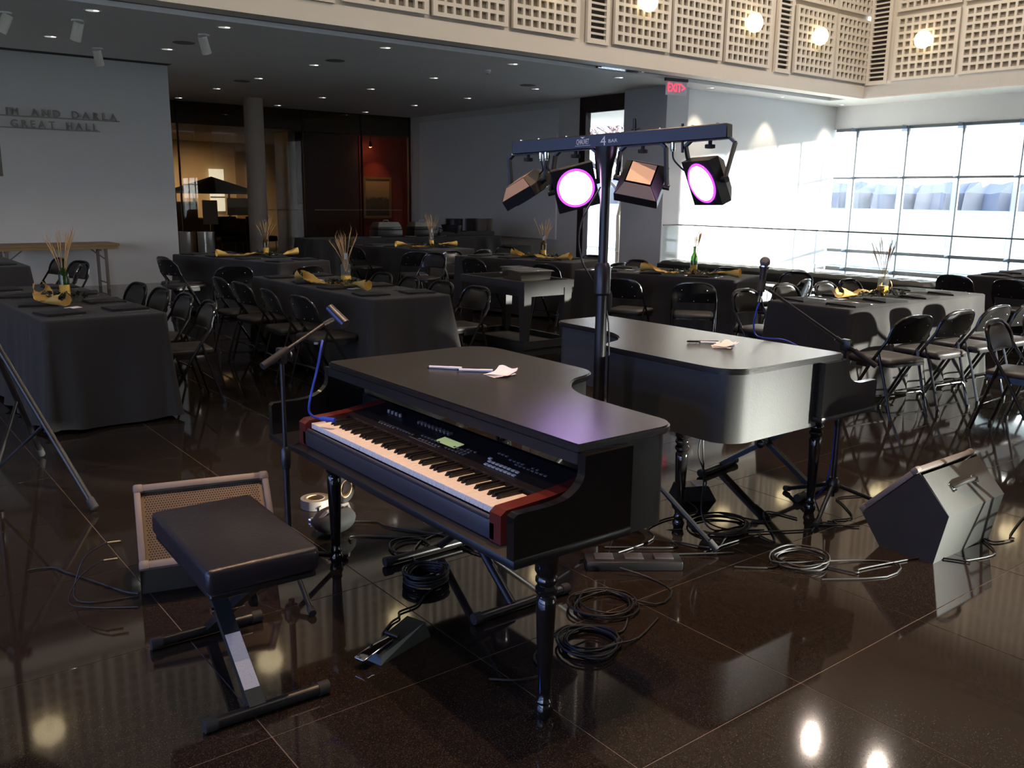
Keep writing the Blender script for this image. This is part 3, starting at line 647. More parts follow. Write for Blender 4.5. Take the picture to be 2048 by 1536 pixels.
# ------------------------------------------------------------------ draped tables
def cloth_mesh(L, W, seed, H=.755, flare=.045, low=.015):
    rg = random.Random(seed); b = MB(); ns = 26; r = .035
    per = []
    def side(p, q, nrm, k):
        for i in range(k): t = i / k; per.append((p[0] + (q[0] - p[0]) * t, p[1] + (q[1] - p[1]) * t, nrm[0], nrm[1], 0))
    def corner(cx, cy, a0):
        for i in range(6):
            a = a0 + PI / 2 * i / 6; per.append((cx + r * math.cos(a), cy + r * math.sin(a), math.cos(a), math.sin(a), math.sin(PI * i / 6)))
    x, y = W / 2 - r, L / 2 - r
    nl, nw = int(L * 30), int(W * 34)
    side((W / 2, -y), (W / 2, y), (1, 0), nl); corner(x, y, 0); side((x, L / 2), (-x, L / 2), (0, 1), nw); corner(-x, y, PI / 2)
    side((-W / 2, y), (-W / 2, -y), (-1, 0), nl); corner(-x, -y, PI); side((-x, -L / 2), (x, -L / 2), (0, -1), nw); corner(x, -y, 1.5 * PI)
    n = len(per); s_ = 0; folds = []
    arc = [0]
    for i in range(1, n): arc.append(arc[-1] + math.hypot(per[i][0] - per[i - 1][0], per[i][1] - per[i - 1][1]))
    tot = arc[-1]; ph = []; ff = [(rg.uniform(0, tot), rg.uniform(.05, .10), rg.uniform(.02, .05)) for _ in range(int(tot / .30))]
    for i in range(n):
        a = arc[i]; v = .010 * math.sin(a * 9 + seed) + .008 * math.sin(a * 17.3 + 2 * seed)
        for c, wd, am in ff:
            d = min(abs(a - c), tot - abs(a - c)); v += am * math.exp(-(d / wd) ** 2)
        ph.append(v)
    lv = [(0, H - .0, -.02), (.0, H, -.004), (.0, H - .004, .006), (.0, H - .015, .010)] + [(t, H - .015 - (H - .015 - low) * t, .010) for t in (.08, .18, .32, .48, .64, .8, .92, 1)]
    for t, z, o in lv:
        for i, (px, py, nx, ny, cn) in enumerate(per):
            d = o + flare * t ** 1.2 * (1 + 1.3 * cn) + (ph[i] - .02) * (t ** .8) * 1.25 if t else o
            b.v.append((px + nx * d, py + ny * d, z if t < 1 else low + .012 * math.sin(arc[i] * 6) + .012))
    for j in range(len(lv) - 1): b.f += [(j * n + i, j * n + (i + 1) % n, (j + 1) * n + (i + 1) % n, (j + 1) * n + i) for i in range(n)]
    b.f.append(tuple(range(n - 1, -1, -1)))
    return b
def table(name_l, x, y, rz, L, W, seed):
    t = thing('banquet_table', 'banquet table under a black floor-length cloth, ' + name_l, 'table', (x, y, 0), rz)
    cloth_mesh(L, W, seed).build('tablecloth', 'cloth', t, ang=75)
    MB().box(-W / 2 + .03, W / 2 - .03, -L / 2 + .03, L / 2 - .03, .715, .745).build('tabletop', 'wood', t, smooth=False)
    for a in (-1, 1):
        for c in (-1, 1): MB().cyl((a * (W / 2 - .12), c * (L / 2 - .3), 0), (a * (W / 2 - .12), c * (L / 2 - .3), .715), .016).build('leg', 'dframe', t)
    return t
TOP = .757
TB = [('in the left foreground', 1.45, 7.52, R(2), 2.44, .78, 1, 'near left table'), ('in the middle of the room', 3.84, 7.48, R(0), 2.44, .76, 2, 'middle table'),
      ('before the round column', 4.50, 11.42, R(14), 2.3, .80, 3, 'column table'), ('far back below the painting', 7.78, 12.65, R(8), 1.95, .95, 4, 'back table'),
      ('with the amber bottle near the tall window', 7.76, 9.62, R(15), 1.95, .80, 5, 'amber bottle table'), ('with the green bottle before the sunlit wall', 7.62, 6.92, R(17), 1.95, .80, 6, 'green bottle table'),
      ('lit by the sun on the right', 7.34, 4.14, R(90), 2.22, .76, 7, 'sunlit table')]
cut = {}
def cutlery():
    b = MB(); b.rbox(-.006, .006, -.10, .0, 0, .003, .001, 1); b.rbox(-.010, .010, .0, .085, 0, .0025, .001, 1); cut['knife'] = b.mesh('knife', M['chrome'])
    b = MB(); b.rbox(-.005, .005, -.10, .02, 0, .003, .001, 1); b.rbox(-.012, .012, .02, .045, 0, .003, .001, 1)
    for i in range(4): b.box(-.012 + i * .0067, -.008 + i * .0067, .045, .09, 0, .0025)
    cut['fork'] = b.mesh('fork', M['chrome'])
    b = MB(); rgx = random.Random(2)
    b.add([(-.13, -.12, 0), (.13, -.12, 0), (.14, .12, 0), (-.12, .13, 0), (-.125, -.115, .016), (.125, -.115, .012), (.13, .115, .020), (-.115, .125, .012), (0, 0, .026)],
          [(0, 1, 5, 4), (1, 2, 6, 5), (2, 3, 7, 6), (3, 0, 4, 7), (4, 5, 8), (5, 6, 8), (6, 7, 8), (7, 4, 8), (3, 2, 1, 0)])
    cut['napkin'] = b.mesh('napkin', M['cloth2'], smooth=False)
    b = MB(); b.add([(-.05, -.035, .0), (.05, -.03, .0), (.055, .035, .003), (-.048, .037, .001)], [(0, 1, 2, 3)]); b.v += [(x, y, z + .002) for x, y, z in b.v[:4]]; b.f += [(7, 6, 5, 4), (0, 4, 5, 1), (1, 5, 6, 2), (2, 6, 7, 3), (3, 7, 4, 0)]
    cut['card'] = b.mesh('place_card', M['paper'], smooth=False)
cutlery()
GLASSK = ['ggreen', 'gclear', 'gamber', 'gclear', 'gamber', 'ggreen', 'gclear']; GN = ['green', 'clear', 'amber', 'clear', 'amber', 'green', 'clear']
SQ = [0, 1, 0, 0, 0, 0, 1]
rb = random.Random(11)
def runner_mesh(seed):
    rg = random.Random(seed); b = MB(); n = 44; A = rg.uniform(.01, .03)
    for i in range(n + 1):
        u = i / n; y = -.55 + 1.1 * u; xo = .05 * math.sin(u * 5 + seed); z = .006 + .03 * max(0, math.sin(u * 9 + seed)) ** 2
        curl = max(0, abs(u - .5) * 2 - .62) / .38
        for j in range(9):
            v = -1 + j / 4; a = v * (1.2 + 1.6 * curl); r_ = .075 / (1.0 + .6 * curl)
            x = xo + r_ * math.sin(a) * 1.0; zz = z + r_ * (1 - math.cos(a)) * (.25 + .75 * curl) + (.012 * rg.uniform(0, 1) if j in (0, 8) else 0)
            b.v.append((x, y, zz))
    for i in range(n):
        for j in range(8): b.f.append((i * 9 + j, i * 9 + j + 1, i * 9 + 10 + j, i * 9 + 9 + j))
    return b
for k, (desc, x, y, rz, L, W, seed, short) in enumerate(TB):
    table(desc, x, y, rz, L, W, seed)
    mx = Matrix.Translation((x, y, TOP)) @ Matrix.Rotation(rz, 4, 'Z')
    # greenery, ribbon, bottle, dried grass
    vo = [(.04, .0), (-.03, -.12), (.28, .0), (.1, -.35), (.1, -.2), (-.12, -.38), (0, .0)][k]
    base = mx @ Vector((vo[0], vo[1], 0))
    lf = MB(); rg = random.Random(40 + k)
    for q in range(170):
        a = rg.uniform(0, 2 * PI); d = rg.random() ** .7; c = Vector((.15 * d * math.cos(a), .33 * d * math.sin(a), .012 + rg.uniform(0, .05) * (1 - d * .7)))
        e = Vector((rg.uniform(-1, 1), rg.uniform(-1, 1), rg.uniform(.0, .8))).normalized() * rg.uniform(.03, .055); f_ = e.cross(Vector((0, 0, 1))).normalized() * .014
        lf.add([c - e * .2, c + e * .4 + f_, c + e, c + e * .4 - f_], [(0, 1, 2, 3)])
    o = tag(lf.build('greenery_sprig', 'green', smooth=False, loc=base), 'flat heap of dark green foliage around the bottle on the %s' % short, 'greenery'); o.rotation_euler = (0, 0, rz)
    rm = runner_mesh(seed * 3.1).build('ribbon_runner', 'gold', ang=80); rm.matrix_world = Matrix.Translation(mx @ Vector((vo[0] + (-.13 if k != 6 else .15), vo[1] - .02, .004))) @ Matrix.Rotation(rz + rb.uniform(-.25, .25), 4, 'Z')
    if k in (2, 3): rm.rotation_euler = (0, 0, rz + PI / 2 - .25)
    tag(rm, 'curling gold mesh ribbon laid along the %s' % short, 'ribbon')
    bt = thing('bottle_vase', '%s glass bottle with gold glitter base on the %s' % (GN[k], short), 'vase', (base.x, base.y, base.z + .012), rz)
    if SQ[k]:
        b = MB(); 
        b.rbox(-.036, .036, -.036, .036, 0, .185, .010, 2); b.lathe([(.036, .183), (.022, .205), (.0155, .225), (.0145, .285), (.017, .287), (.017, .298), (.013, .298)], n=18)
        b.build('bottle', GLASSK[k], bt); MB().rbox(-.0375, .0375, -.0375, .0375, .002, .085, .010, 2).build('glitter_band', 'gold2', bt)
    else:
        MB().lathe([(.034, 0), (.038, .004), (.038, .165), (.034, .19), (.02, .215), (.015, .235), (.0142, .285), (.017, .287), (.017, .298), (.013, .298)], n=22).build('bottle', GLASSK[k], bt)
        MB().lathe([(.0385, .003), (.0385, .095), (.0385, .10)], n=22, close=False).build('glitter_band', 'gold2', bt)
    if k in (1, 3, 4): MB().lathe([(.0165, .228), (.0160, .284)], n=18, close=False).build('neck_foil', 'foil', bt)
    wh = MB(); rg = random.Random(70 + k)
    for q in range(12):
        a = rg.uniform(0, 2 * PI); tilt = rg.uniform(.02, .26) * (1.2 if q < 4 else .7); h = rg.uniform(.28, .42)
        d = Vector((math.cos(a) * tilt, math.sin(a) * tilt, 1)).normalized(); bend = Vector((math.cos(a + .5), math.sin(a + .5), 0)) * rg.uniform(.01, .10)
        P = [Vector((math.cos(a) * .006, math.sin(a) * .006, .12)) + d * h * t + bend * t * t for t in (0, .4, .7, .86, 1)]
        wh.tube(P, [.0014, .0014, .0034, .0040, .0006], 5)
        for t in range(6):
            p = P[2].lerp(P[4], t / 6); e = Vector((rg.uniform(-1, 1), rg.uniform(-1, 1), 1.8)).normalized() * .06; wh.tube([p, p + e], [.0010, .0003], 3)
    tag(wh.build('dried_grass', 'wheat', loc=(base.x, base.y, base.z + .012)), 'dried wheat stems standing in the %s bottle on the %s' % (GN[k], short), 'dried flowers')
    # place settings
    ys = ([-.9, -.3, .33, .92] if L > 2.2 else [-.55, .1, .62])
    if k == 6: ys = [-.8, -.25, .30, .82]
    for sd, sn in ((-1, 'left'), (1, 'right')):
        for i, yy in enumerate(ys):
            pos = mx @ Vector((sd * (W / 2 - .17), yy + rb.uniform(-.05, .05), 0)); far = 'first second third fourth'.split()[i]
            side_w = {'left': 'left' if k != 6 else 'near', 'right': 'right' if k != 6 else 'far'}[sn]
            o = link('napkin', cut['napkin'], None, pos, (0, 0, rz + rb.uniform(-.25, .25))); tag(o, 'folded black napkin on the %s side of the %s, %s from its front' % (side_w, short, far), 'napkin', 'folded black napkins')
            o = link('knife', cut['knife'], None, mx @ Vector((sd * (W / 2 - .17), yy - .17, 0)), (0, 0, rz + PI / 2 + rb.uniform(-.1, .1))); tag(o, 'steel knife on the %s side of the %s, %s from its front' % (side_w, short, far), 'knife', 'table knives')
            o = link('fork', cut['fork'], None, mx @ Vector((sd * (W / 2 - .17), yy + .18, 0)), (0, 0, rz + PI / 2 + rb.uniform(-.1, .1))); tag(o, 'steel fork on the %s side of the %s, %s from its front' % (side_w, short, far), 'fork', 'table forks')
    cp = [(-.06, -.62), (-.10, -.40), (-.12, -.38), (-.1, -.42), (-.1, -.4), (-.08, -.42), (-.02, -.38)][k]
    for q, (dx_, dy_) in enumerate(((0, 0), (.10, .9)) if k in (0, 1, 5, 6) else ((0, 0),)):
        o = link('place_card', cut['card'], None, mx @ Vector((cp[0] + dx_, cp[1] + dy_, .001)), (0, 0, rz + .4 + q)); tag(o, 'small white card on the %s, %s the bottle' % (short, 'in front of' if q == 0 else 'behind'), 'card')
# tables seen only in part
table('beyond the near left one at the left edge', 1.42, 12.05, R(0), 1.85, .90, 8)
table('at the far right edge below the windows', 11.45, 4.55, R(90 + 4), 1.95, .80, 9)
for i, (dx_, dy_) in enumerate(((-.62, .12), (-.2, .15), (-.75, -.2))):
    o = link('napkin', cut['napkin'], None, (11.45 + dx_, 4.6 + dy_, TOP), (0, 0, .4 * i)); tag(o, 'folded black napkin on the far right table, %s from its left end' % ORD[i], 'napkin', 'folded black napkins')
o = link('place_card', cut['card'], None, (11.15, 4.45, TOP), (0, 0, .2)); tag(o, 'small white card on the far right table', 'card')
o = link('napkin', cut['napkin'], None, (1.62, 11.4, TOP), (0, 0, .3)); tag(o, 'folded black napkin on the table cut by the left edge', 'napkin', 'folded black napkins')

# ------------------------------------------------------------------ other furniture of the hall
ft = thing('folding_table', 'bare wooden folding table standing against the left wall', 'table', (3.05, 15.95, 0))
b = MB(); b.rbox(-.92, .92, -.36, .36, .705, .745, .006, 1); b.build('tabletop', 'wood', ft); MB().box(-.90, .90, -.345, -.33, .66, .705).box(-.90, .90, .33, .345, .66, .705).build('apron', 'wood', ft, smooth=False)
for a in (-.72, .72):
    for c in (-.27, .27): MB().rbox(a - .022, a + .022, c - .022, c + .022, 0, .70, .004, 1).build('leg', 'trimg', ft)
    MB().cyl((a, -.25, .10), (a, .25, .10), .012).build('crossbar', 'trimg', ft)
    MB().cyl((a, 0, .62), (a * .62, 0, .70), .01).cyl((a, -.25, .48), (a * .62, -.25, .70), .011).build('brace', 'trimg', ft)
bf = thing('buffet_table', 'long black-draped buffet table below the red gallery wall', 'table', (9.35, 15.55, 0))
cloth_mesh(.8, 4.3, 21, H=.77, flare=.03).build('tablecloth', 'cloth', bf, ang=75); MB().box(-2.1, 2.1, -.36, .36, .73, .758).build('tabletop', 'wood', bf, smooth=False)
MB().rbox(-.7, .68, -.30, .30, .772, .86, .02).build('draped_riser', 'cloth', bf).location = (1.4, .03, 0)
b2 = tag(MB().rbox(-.28, .28, -.25, .25, .0, .55, .03).build('draped_crate', 'cloth', loc=(12.05, 15.4, 0)), 'low black-draped crate at the right end of the buffet', 'crate')
for i, (x, y) in enumerate(((8.95, 15.55), (9.75, 15.5))):
    cd = thing('chafing_dish', 'steel chafing dish on the buffet, %s one' % ('left' if i == 0 else 'right'), 'chafing dish', (x, y, .772))
    MB().rbox(-.28, .28, -.17, .17, .0, .14, .01).build('stand', 'satin', cd); MB().rbox(-.27, .27, -.165, .165, .14, .20, .012).build('water_pan', 'satin', cd)
    b = MB(); b.v = [(-.26, -.16, .20), (.26, -.16, .20), (.26, .16, .20), (-.26, .16, .20), (-.22, -.12, .29), (.22, -.12, .29), (.22, .12, .29), (-.22, .12, .29)]; b.f = [(0, 1, 5, 4), (1, 2, 6, 5), (2, 3, 7, 6), (3, 0, 4, 7), (4, 5, 6, 7)]
    b.build('lid', 'pan', cd, smooth=False); MB().tube([(-.06, 0, .29), (-.05, 0, .325), (.05, 0, .325), (.06, 0, .29)], .008).build('lid_handle', 'chrome', cd)
for i, x in enumerate((8.55, 9.35, 10.05)):
    pl = tag(MB().lathe([(.05, 0), (.07, .004), (.125, .016), (.128, .019), (.07, .009)], n=24).build('plate', 'china', loc=(x, 15.27, .772)), 'single plate lying at the front of the buffet, %s from left' % ORD[i], 'plate')
kt = thing('black_bowl', 'black round bowl with a wide rim on the buffet left of the plate stacks', 'bowl', (10.45, 15.45, .772)); MB().lathe([(.15, 0), (.19, .10), (.22, .22), (.24, .23), (.2, .21)], n=28).build('bowl', 'satin', kt); MB().tube([(-.23, 0, .14), (-.32, 0, .17), (-.31, 0, .09), (-.21, 0, .08)], .012).build('handle', 'chrome', kt)
tag(MB().lathe([(.17, 0), (.18, .22), (.185, .25), (.16, .25)], n=28).build('black_tub', 'satin', loc=(10.68, 15.70, .864)), 'plain black tub behind the black bowl on the buffet', 'tub')
for i, (x, y, m_) in enumerate(((11.02, 15.5, 'chinad'), (11.22, 15.66, 'china'), (11.30, 15.42, 'china'), (11.08, 15.78, 'china'))):
    pz = .862; st = thing('plate_stack', 'tall stack of dinner plates on the buffet riser, %s from left' % ORD[i] if i < 3 else 'tall stack of dinner plates at the back of the buffet riser', 'plates', ((10.95, 11.17, 11.42, 11.2)[i], (15.5, 15.42, 15.5, 15.74)[i], pz))
    pm = MB().lathe([(.07, 0), (.075, .003), (.118, .010), (.12, .0125), (.07, .006)], n=24).mesh('plate', M[m_])
    for q in range(22): link('plate', pm, st, (0, 0, q * .0118))
# padded benches by the balustrade
for i, (y0, y1, l) in enumerate(((8.45, 11.3, 'long tufted black bench by the balustrade, farther one'), (6.15, 8.25, 'long tufted black bench by the balustrade, nearer one'))):
    be = thing('padded_bench', l, 'bench', (12.45, (y0 + y1) / 2, 0)); hl = (y1 - y0) / 2
    b = MB(); nx, ny = 10, int((y1 - y0) * 14); g = {}
    for j in range(ny + 1):
        for k in range(nx + 1):
            u, v = -1 + 2 * k / nx, -1 + 2 * j / ny
            x, y = u * .28, v * hl; e = min(1, (1 - abs(u)) * 5) ** .5 * min(1, (1 - abs(v)) * hl * 12) ** .5
            tf = abs(math.sin(PI * (x / .14 + .5))) * abs(math.sin(PI * y / .28)); g[j, k] = len(b.v); b.v.append((x, y, .42 + .045 * e + .022 * tf * e))
    for j in range(ny):
        for k in range(nx): b.f.append((g[j, k], g[j, k + 1], g[j + 1, k + 1], g[j + 1, k]))
    b.build('tufted_top', 'leather', be, ang=80); MB().rbox(-.285, .285, -hl, hl, .28, .425, .02).build('cushion', 'leather', be); MB().box(-.29, .29, -hl - .01, hl + .01, .245, .28).build('frame', 'slate', be, smooth=False)
    for a in (-hl + .1, hl - .1):
        for c in (-.25, .25): MB().box(c - .02, c + .02, a - .02, a + .02, 0, .245).build('leg', 'slate', be, smooth=False)
# service trolley with steel pans
tr = thing('service_trolley', 'grey-black plastic two-tier service trolley in the middle of the room', 'trolley', (5.02, 6.26, 0))
WX, WY = .60, 1.02
def tray(z, par):
    b = MB(); b.box(0, WX, 0, WY, z, z + .02)
    b.box(0, .03, 0, WY, z + .02, z + .07); b.box(WX - .03, WX, 0, WY, z + .02, z + .07); b.box(.03, WX - .03, 0, .03, z + .02, z + .07); b.box(.03, WX - .03, WY - .03, WY, z + .02, z + .07)
    b.box(.02, WX - .02, .02, WY - .02, z - .07, z); return b.build('tray', 'cart', par, smooth=False)
tray(.75, tr); tray(.20, tr)
for a in (.012, WX - .102):
    for c in (.012, WY - .102):
        b = MB(); b.v = [(a + .015, c + .015, .22), (a + .075, c + .015, .22), (a + .075, c + .075, .22), (a + .015, c + .075, .22), (a, c, .75), (a + .09, c, .75), (a + .09, c + .09, .75), (a, c + .09, .75)]
        b.f = [(0, 1, 5, 4), (1, 2, 6, 5), (2, 3, 7, 6), (3, 0, 4, 7)]; b.build('post', 'cart', tr, smooth=False)
        wh_ = MB().cyl((a + .03, c + .045, .055), (a + .06, c + .045, .055), .055, n=18).build('wheel', 'rubber', tr); MB().box(a + .02, a + .07, c + .03, c + .06, .055, .135).build('fork', 'metal', wh_, smooth=False)
for i, (x, y, w_, l_) in enumerate(((5.40, 6.66, .33, .30), (5.50, 6.98, .20, .26))):
    hp = thing('steel_pan', '%s stainless steel food pan on the trolley' % ('larger front' if i == 0 else 'smaller rear'), 'pan', (x, y, .772), R(-12 + 4 * i))
    b = MB(); h = .115; o_ = [(-w_ / 2, -l_ / 2), (w_ / 2, -l_ / 2), (w_ / 2, l_ / 2), (-w_ / 2, l_ / 2)]
    for sc, z in ((.90, 0), (1, h), (1.13, h), (1.13, h - .006), (.985, h - .006), (.89, .004)): b.v += [(px * sc, py * sc, z) for px, py in o_]
    for j in range(5): b.f += [(j * 4 + q, j * 4 + (q + 1) % 4, j * 4 + 4 + (q + 1) % 4, j * 4 + 4 + q) for q in range(4)]
    b.f += [(3, 2, 1, 0), (20, 21, 22, 23)]; b.build('pan', 'pan', hp, smooth=False)
    MB().rbox(-w_ * .545, w_ * .545, -l_ * .545, l_ * .545, h + .001, h + .006, .002, 1).build('lid', 'pan', hp)

# ------------------------------------------------------------------ the two stage pianos
LZ, LT = .862, .027
def lid_outline(k=0):
    P = [(.26, .03), (.62, .03)] + [(.62 + .09 * math.sin(a), .12 - .09 * math.cos(a)) for a in [PI / 2 * i / 6 for i in range(1, 7)]]
    P += [tuple(p)[:2] for p in spline([(.715, .30, 0), (.735, .52, 0), (.80, .665, 0), (.90, .76, 0), (1.01, .80, 0), (1.075, .86, 0), (1.09, .97, 0)], 5)]
    P += [(1.095, 1.48)] + [(1.095 - .15 * (1 - math.cos(a)), 1.51 + .15 * math.sin(a)) for a in [PI / 2 * i / 6 for i in range(1, 7)]]
    return P + [(.28, 1.66), (.26, 1.64)]
def make_piano(label, loc, rz):
    t = thing('stage_piano_shell', label, 'piano', loc, rz)
    o = lid_outline()
    bm = bmesh.new(); vs = [bm.verts.new((x, y, LZ - LT)) for x, y in o]; f = bm.faces.new(vs); r_ = bmesh.ops.extrude_face_region(bm, geom=[f])
    bmesh.ops.translate(bm, verts=[v for v in r_['geom'] if isinstance(v, bmesh.types.BMVert)], vec=(0, 0, LT)); bmesh.ops.recalc_face_normals(bm, faces=bm.faces[:])
    bmesh.ops.bevel(bm, geom=[e for e in bm.edges if abs(e.verts[0].co.z - e.verts[1].co.z) < 1e-5], offset=.006, segments=2, affect='EDGES')
    bm.verts.index_update(); b = MB().add([v.co.copy() for v in bm.verts], [tuple(v.index for v in q.verts) for q in bm.faces]); bm.free(); b.build('lid', 'lid', t, ang=30)
    # bent side skin hanging below the lid
    q = [(x, y) for x, y in o if x > .30]; q = [(.43, .03)] + q[0:] + [(.43, 1.66)]
    q = [p for p in q if p[0] >= .43]; n = len(q); ins = []
    for i in range(n):
        a = Vector(q[max(i - 1, 0)]); c = Vector(q[min(i + 1, n - 1)]); d = (c - a).normalized(); nn = Vector((-d.y, d.x)); ins.append((q[i][0] + nn.x * .02, q[i][1] + nn.y * .02, nn))
    b = MB()
    for j, z in ((0, .525), (1, LZ - LT)):
        for x, y, nn in ins: b.v.append((x, y, z))
    for z in (.525, LZ - LT):
        for x, y, nn in ins: b.v.append((x + nn.x * .008, y + nn.y * .008, z))
    for i in range(n - 1): b.f += [(i, i + 1, n + i + 1, n + i), (2 * n + i, 3 * n + i, 3 * n + i + 1, 2 * n + i + 1), (i, 2 * n + i, 2 * n + i + 1, i + 1), (n + i, n + i + 1, 3 * n + i + 1, 3 * n + i)]
    b.f += [(0, n, 3 * n, 2 * n), (n - 1, 3 * n - 1, 4 * n - 1, 2 * n - 1)]; b.build('curved_side', 'wrap', t, ang=40)
    # side cheeks with the S-curve
    prof = [(0, .575), (.46, .575), (.46, LZ - LT), (.262, LZ - LT)] + [tuple(p)[:2] for p in spline([(.262, .79, 0), (.258, .765, 0), (.235, .738, 0), (.19, .716, 0), (.13, .709, 0)], 4)] + [(.012, .709), (0, .70)]
    for y0 in (.0, 1.655):
        MB().prism(prof, 0, .032, Matrix(((1, 0, 0, 0), (0, 0, 1, y0), (0, 1, 0, 0), (0, 0, 0, 1)))).build('side_cheek', 'gloss', t, ang=25)
    MB().rbox(-.004, .46, -.006, 1.69, .547, .575, .006).build('key_tray', 'satin', t)
    MB().box(.425, .445, .04, 1.65, .60, .70).build('rear_rail', 'satin', t, smooth=False)
    MB().box(.262, .285, .034, 1.653, LZ - LT - .035, LZ - LT).build('lid_batten', 'satin', t, smooth=False)
    leg = [(.022, 0), (.026, .012), (.030, .03), (.022, .05), (.026, .06), (.019, .075), (.020, .09), (.030, .36), (.031, .395), (.024, .405), (.034, .418), (.034, .43), (.026, .44), (.034, .452), (.034, .462), (.028, .472), (.036, .486), (.036, .547)]
    for x, y in ((.17, .055), (.20, 1.50), (.92, 1.25)):
        MB().lathe(leg if x < .5 else [(r, z * .525 / .547) for r, z in leg], (x, y, 0), 24).build('leg', 'gloss', t)
    return t
make_piano('stage piano shell in the foreground holding the open keyboard', (1.44, 1.825, 0), 0)
make_piano('stage piano shell behind, turned away, its curved side lit by the sun', (4.09, 3.975, 0), PI)

def make_keyboard(label, loc, rz, full=True):
    """player side at local x=0, bass at high y"""
    t = thing('stage_keyboard', label, 'keyboard', loc, rz)
    W_, KW, y0 = 1.36, 1.22 / 52, .07
    b = MB(); b.rbox(.0, .375, .028, W_ - .028, .0, .062, .006); b.build('body', 'kbody', t)
    MB().rbox(.002, .016, .062, W_ - .062, .060, .072, .003, 1).build('key_slip', 'kbody', t)
    pr = [(0, .0), (.37, .0), (.37, .135), (.30, .125), (.19, .112), (.02, .104), (0, .09)]
    for y in (0, W_ - .055): MB().prism(pr, 0, .055, Matrix(((1, 0, 0, 0), (0, 0, 1, y), (0, 1, 0, 0), (0, 0, 0, 1)))).build('end_block', 'red', t, ang=30)
    MB().add([(.185, .057, .062), (.185, W_ - .057, .062), (.37, W_ - .057, .062), (.37, .057, .062), (.185, .057, .106), (.185, W_ - .057, .106), (.37, W_ - .057, .132), (.37, .057, .132)],
             [(0, 1, 5, 4), (1, 2, 6, 5), (2, 3, 7, 6), (3, 0, 4, 7), (4, 5, 6, 7), (3, 2, 1, 0)]).build('control_panel', 'kpanel', t, smooth=False)
    wk = MB().rbox(0, .150, -KW / 2 + .0005, KW / 2 - .0005, 0, .022, .0014, 1).mesh('white_key', M['wkey'])
    b = MB(); b.v = [(0, -.0055, 0), (.097, -.0055, 0), (.097, .0055, 0), (0, .0055, 0), (.010, -.0045, .0125), (.097, -.0045, .0125), (.097, .0045, .0125), (.010, .0045, .0125)]
    b.f = [(0, 1, 5, 4), (1, 2, 6, 5), (2, 3, 7, 6), (3, 0, 4, 7), (4, 5, 6, 7), (3, 2, 1, 0)]; bk = b.mesh('black_key', M['bkey'], smooth=False)
    for i in range(52):
        y = y0 + 1.22 - (i + .5) * KW; link('white_key', wk, t, (.020, y, .073))
        if i < 51 and 'ABCDEFG'[i % 7] in 'ACDFG': link('black_key', bk, t, (.073, y - KW / 2, .095))
    sl = .026 / .185
    def pz(x): return .106 + (x - .185) * sl + .001
    rot = (0, -math.atan(sl), 0)
    if full:
        bt_ = MB().rbox(-.0055, .0055, -.008, .008, 0, .005, .0012, 1).mesh('button', M['btn']); bd = MB().rbox(-.0045, .0045, -.006, .006, 0, .004, .001, 1).mesh('button', M['dimbtn'])
        MB().box(-.022, .022, -.062, .062, 0, .003).build('screen', 'lcd', t, smooth=False, loc=(.262, .655, pz(.262))).rotation_euler = rot
        MB().box(-.030, .030, -.072, .072, 0, .0015).build('screen_bezel', 'gloss', t, smooth=False, loc=(.262, .655, pz(.262))).rotation_euler = rot
        for x, ya, n, me in ((.222, .375, 8, bt_), (.245, .385, 8, bt_), (.262, .405, 1, bt_), (.285, .29, 8, bd), (.300, .34, 4, bd), (.312, .42, 3, bd), (.300, .22, 2, bd), (.225, .62, 6, bd), (.248, .60, 5, bd), (.215, .78, 7, bd), (.240, .80, 6, bd), (.222, .95, 6, bd), (.215, 1.08, 6, bd), (.232, .555, 3, bd), (.265, .54, 3, bd)):
            for i in range(n): link('button', me, t, (x, ya - i * .0215, pz(x)), rot)
        MB().box(-.002, .002, -.11, .11, 0, .001).build('panel_stripe', 'dimbtn', t, smooth=False, loc=(.228, .99, pz(.228))).rotation_euler = rot
        MB().box(-.002, .002, -.09, .09, 0, .001).build('panel_stripe', 'dimbtn', t, smooth=False, loc=(.205, .75, pz(.205))).rotation_euler = rot
        for i in range(9): MB().rbox(-.012, .012, -.004, .004, 0, .012, .002, 1).build('slider', 'dimbtn', t, loc=(.31, .93 - i * .026, pz(.31)))
        for i in range(4): MB().lathe([(.008, 0), (.008, .012), (.006, .015)], n=12).build('knob', 'dimbtn', t, loc=(.305, 1.07 + i * .03, pz(.305)))
    return t
make_keyboard('88-key keyboard with lit key fronts set in the foreground piano shell', (1.478, 1.935, .5755), 0)
make_keyboard('88-key keyboard in the rear piano shell, only its red end block showing', (4.052, 3.865, .5755), PI, False)

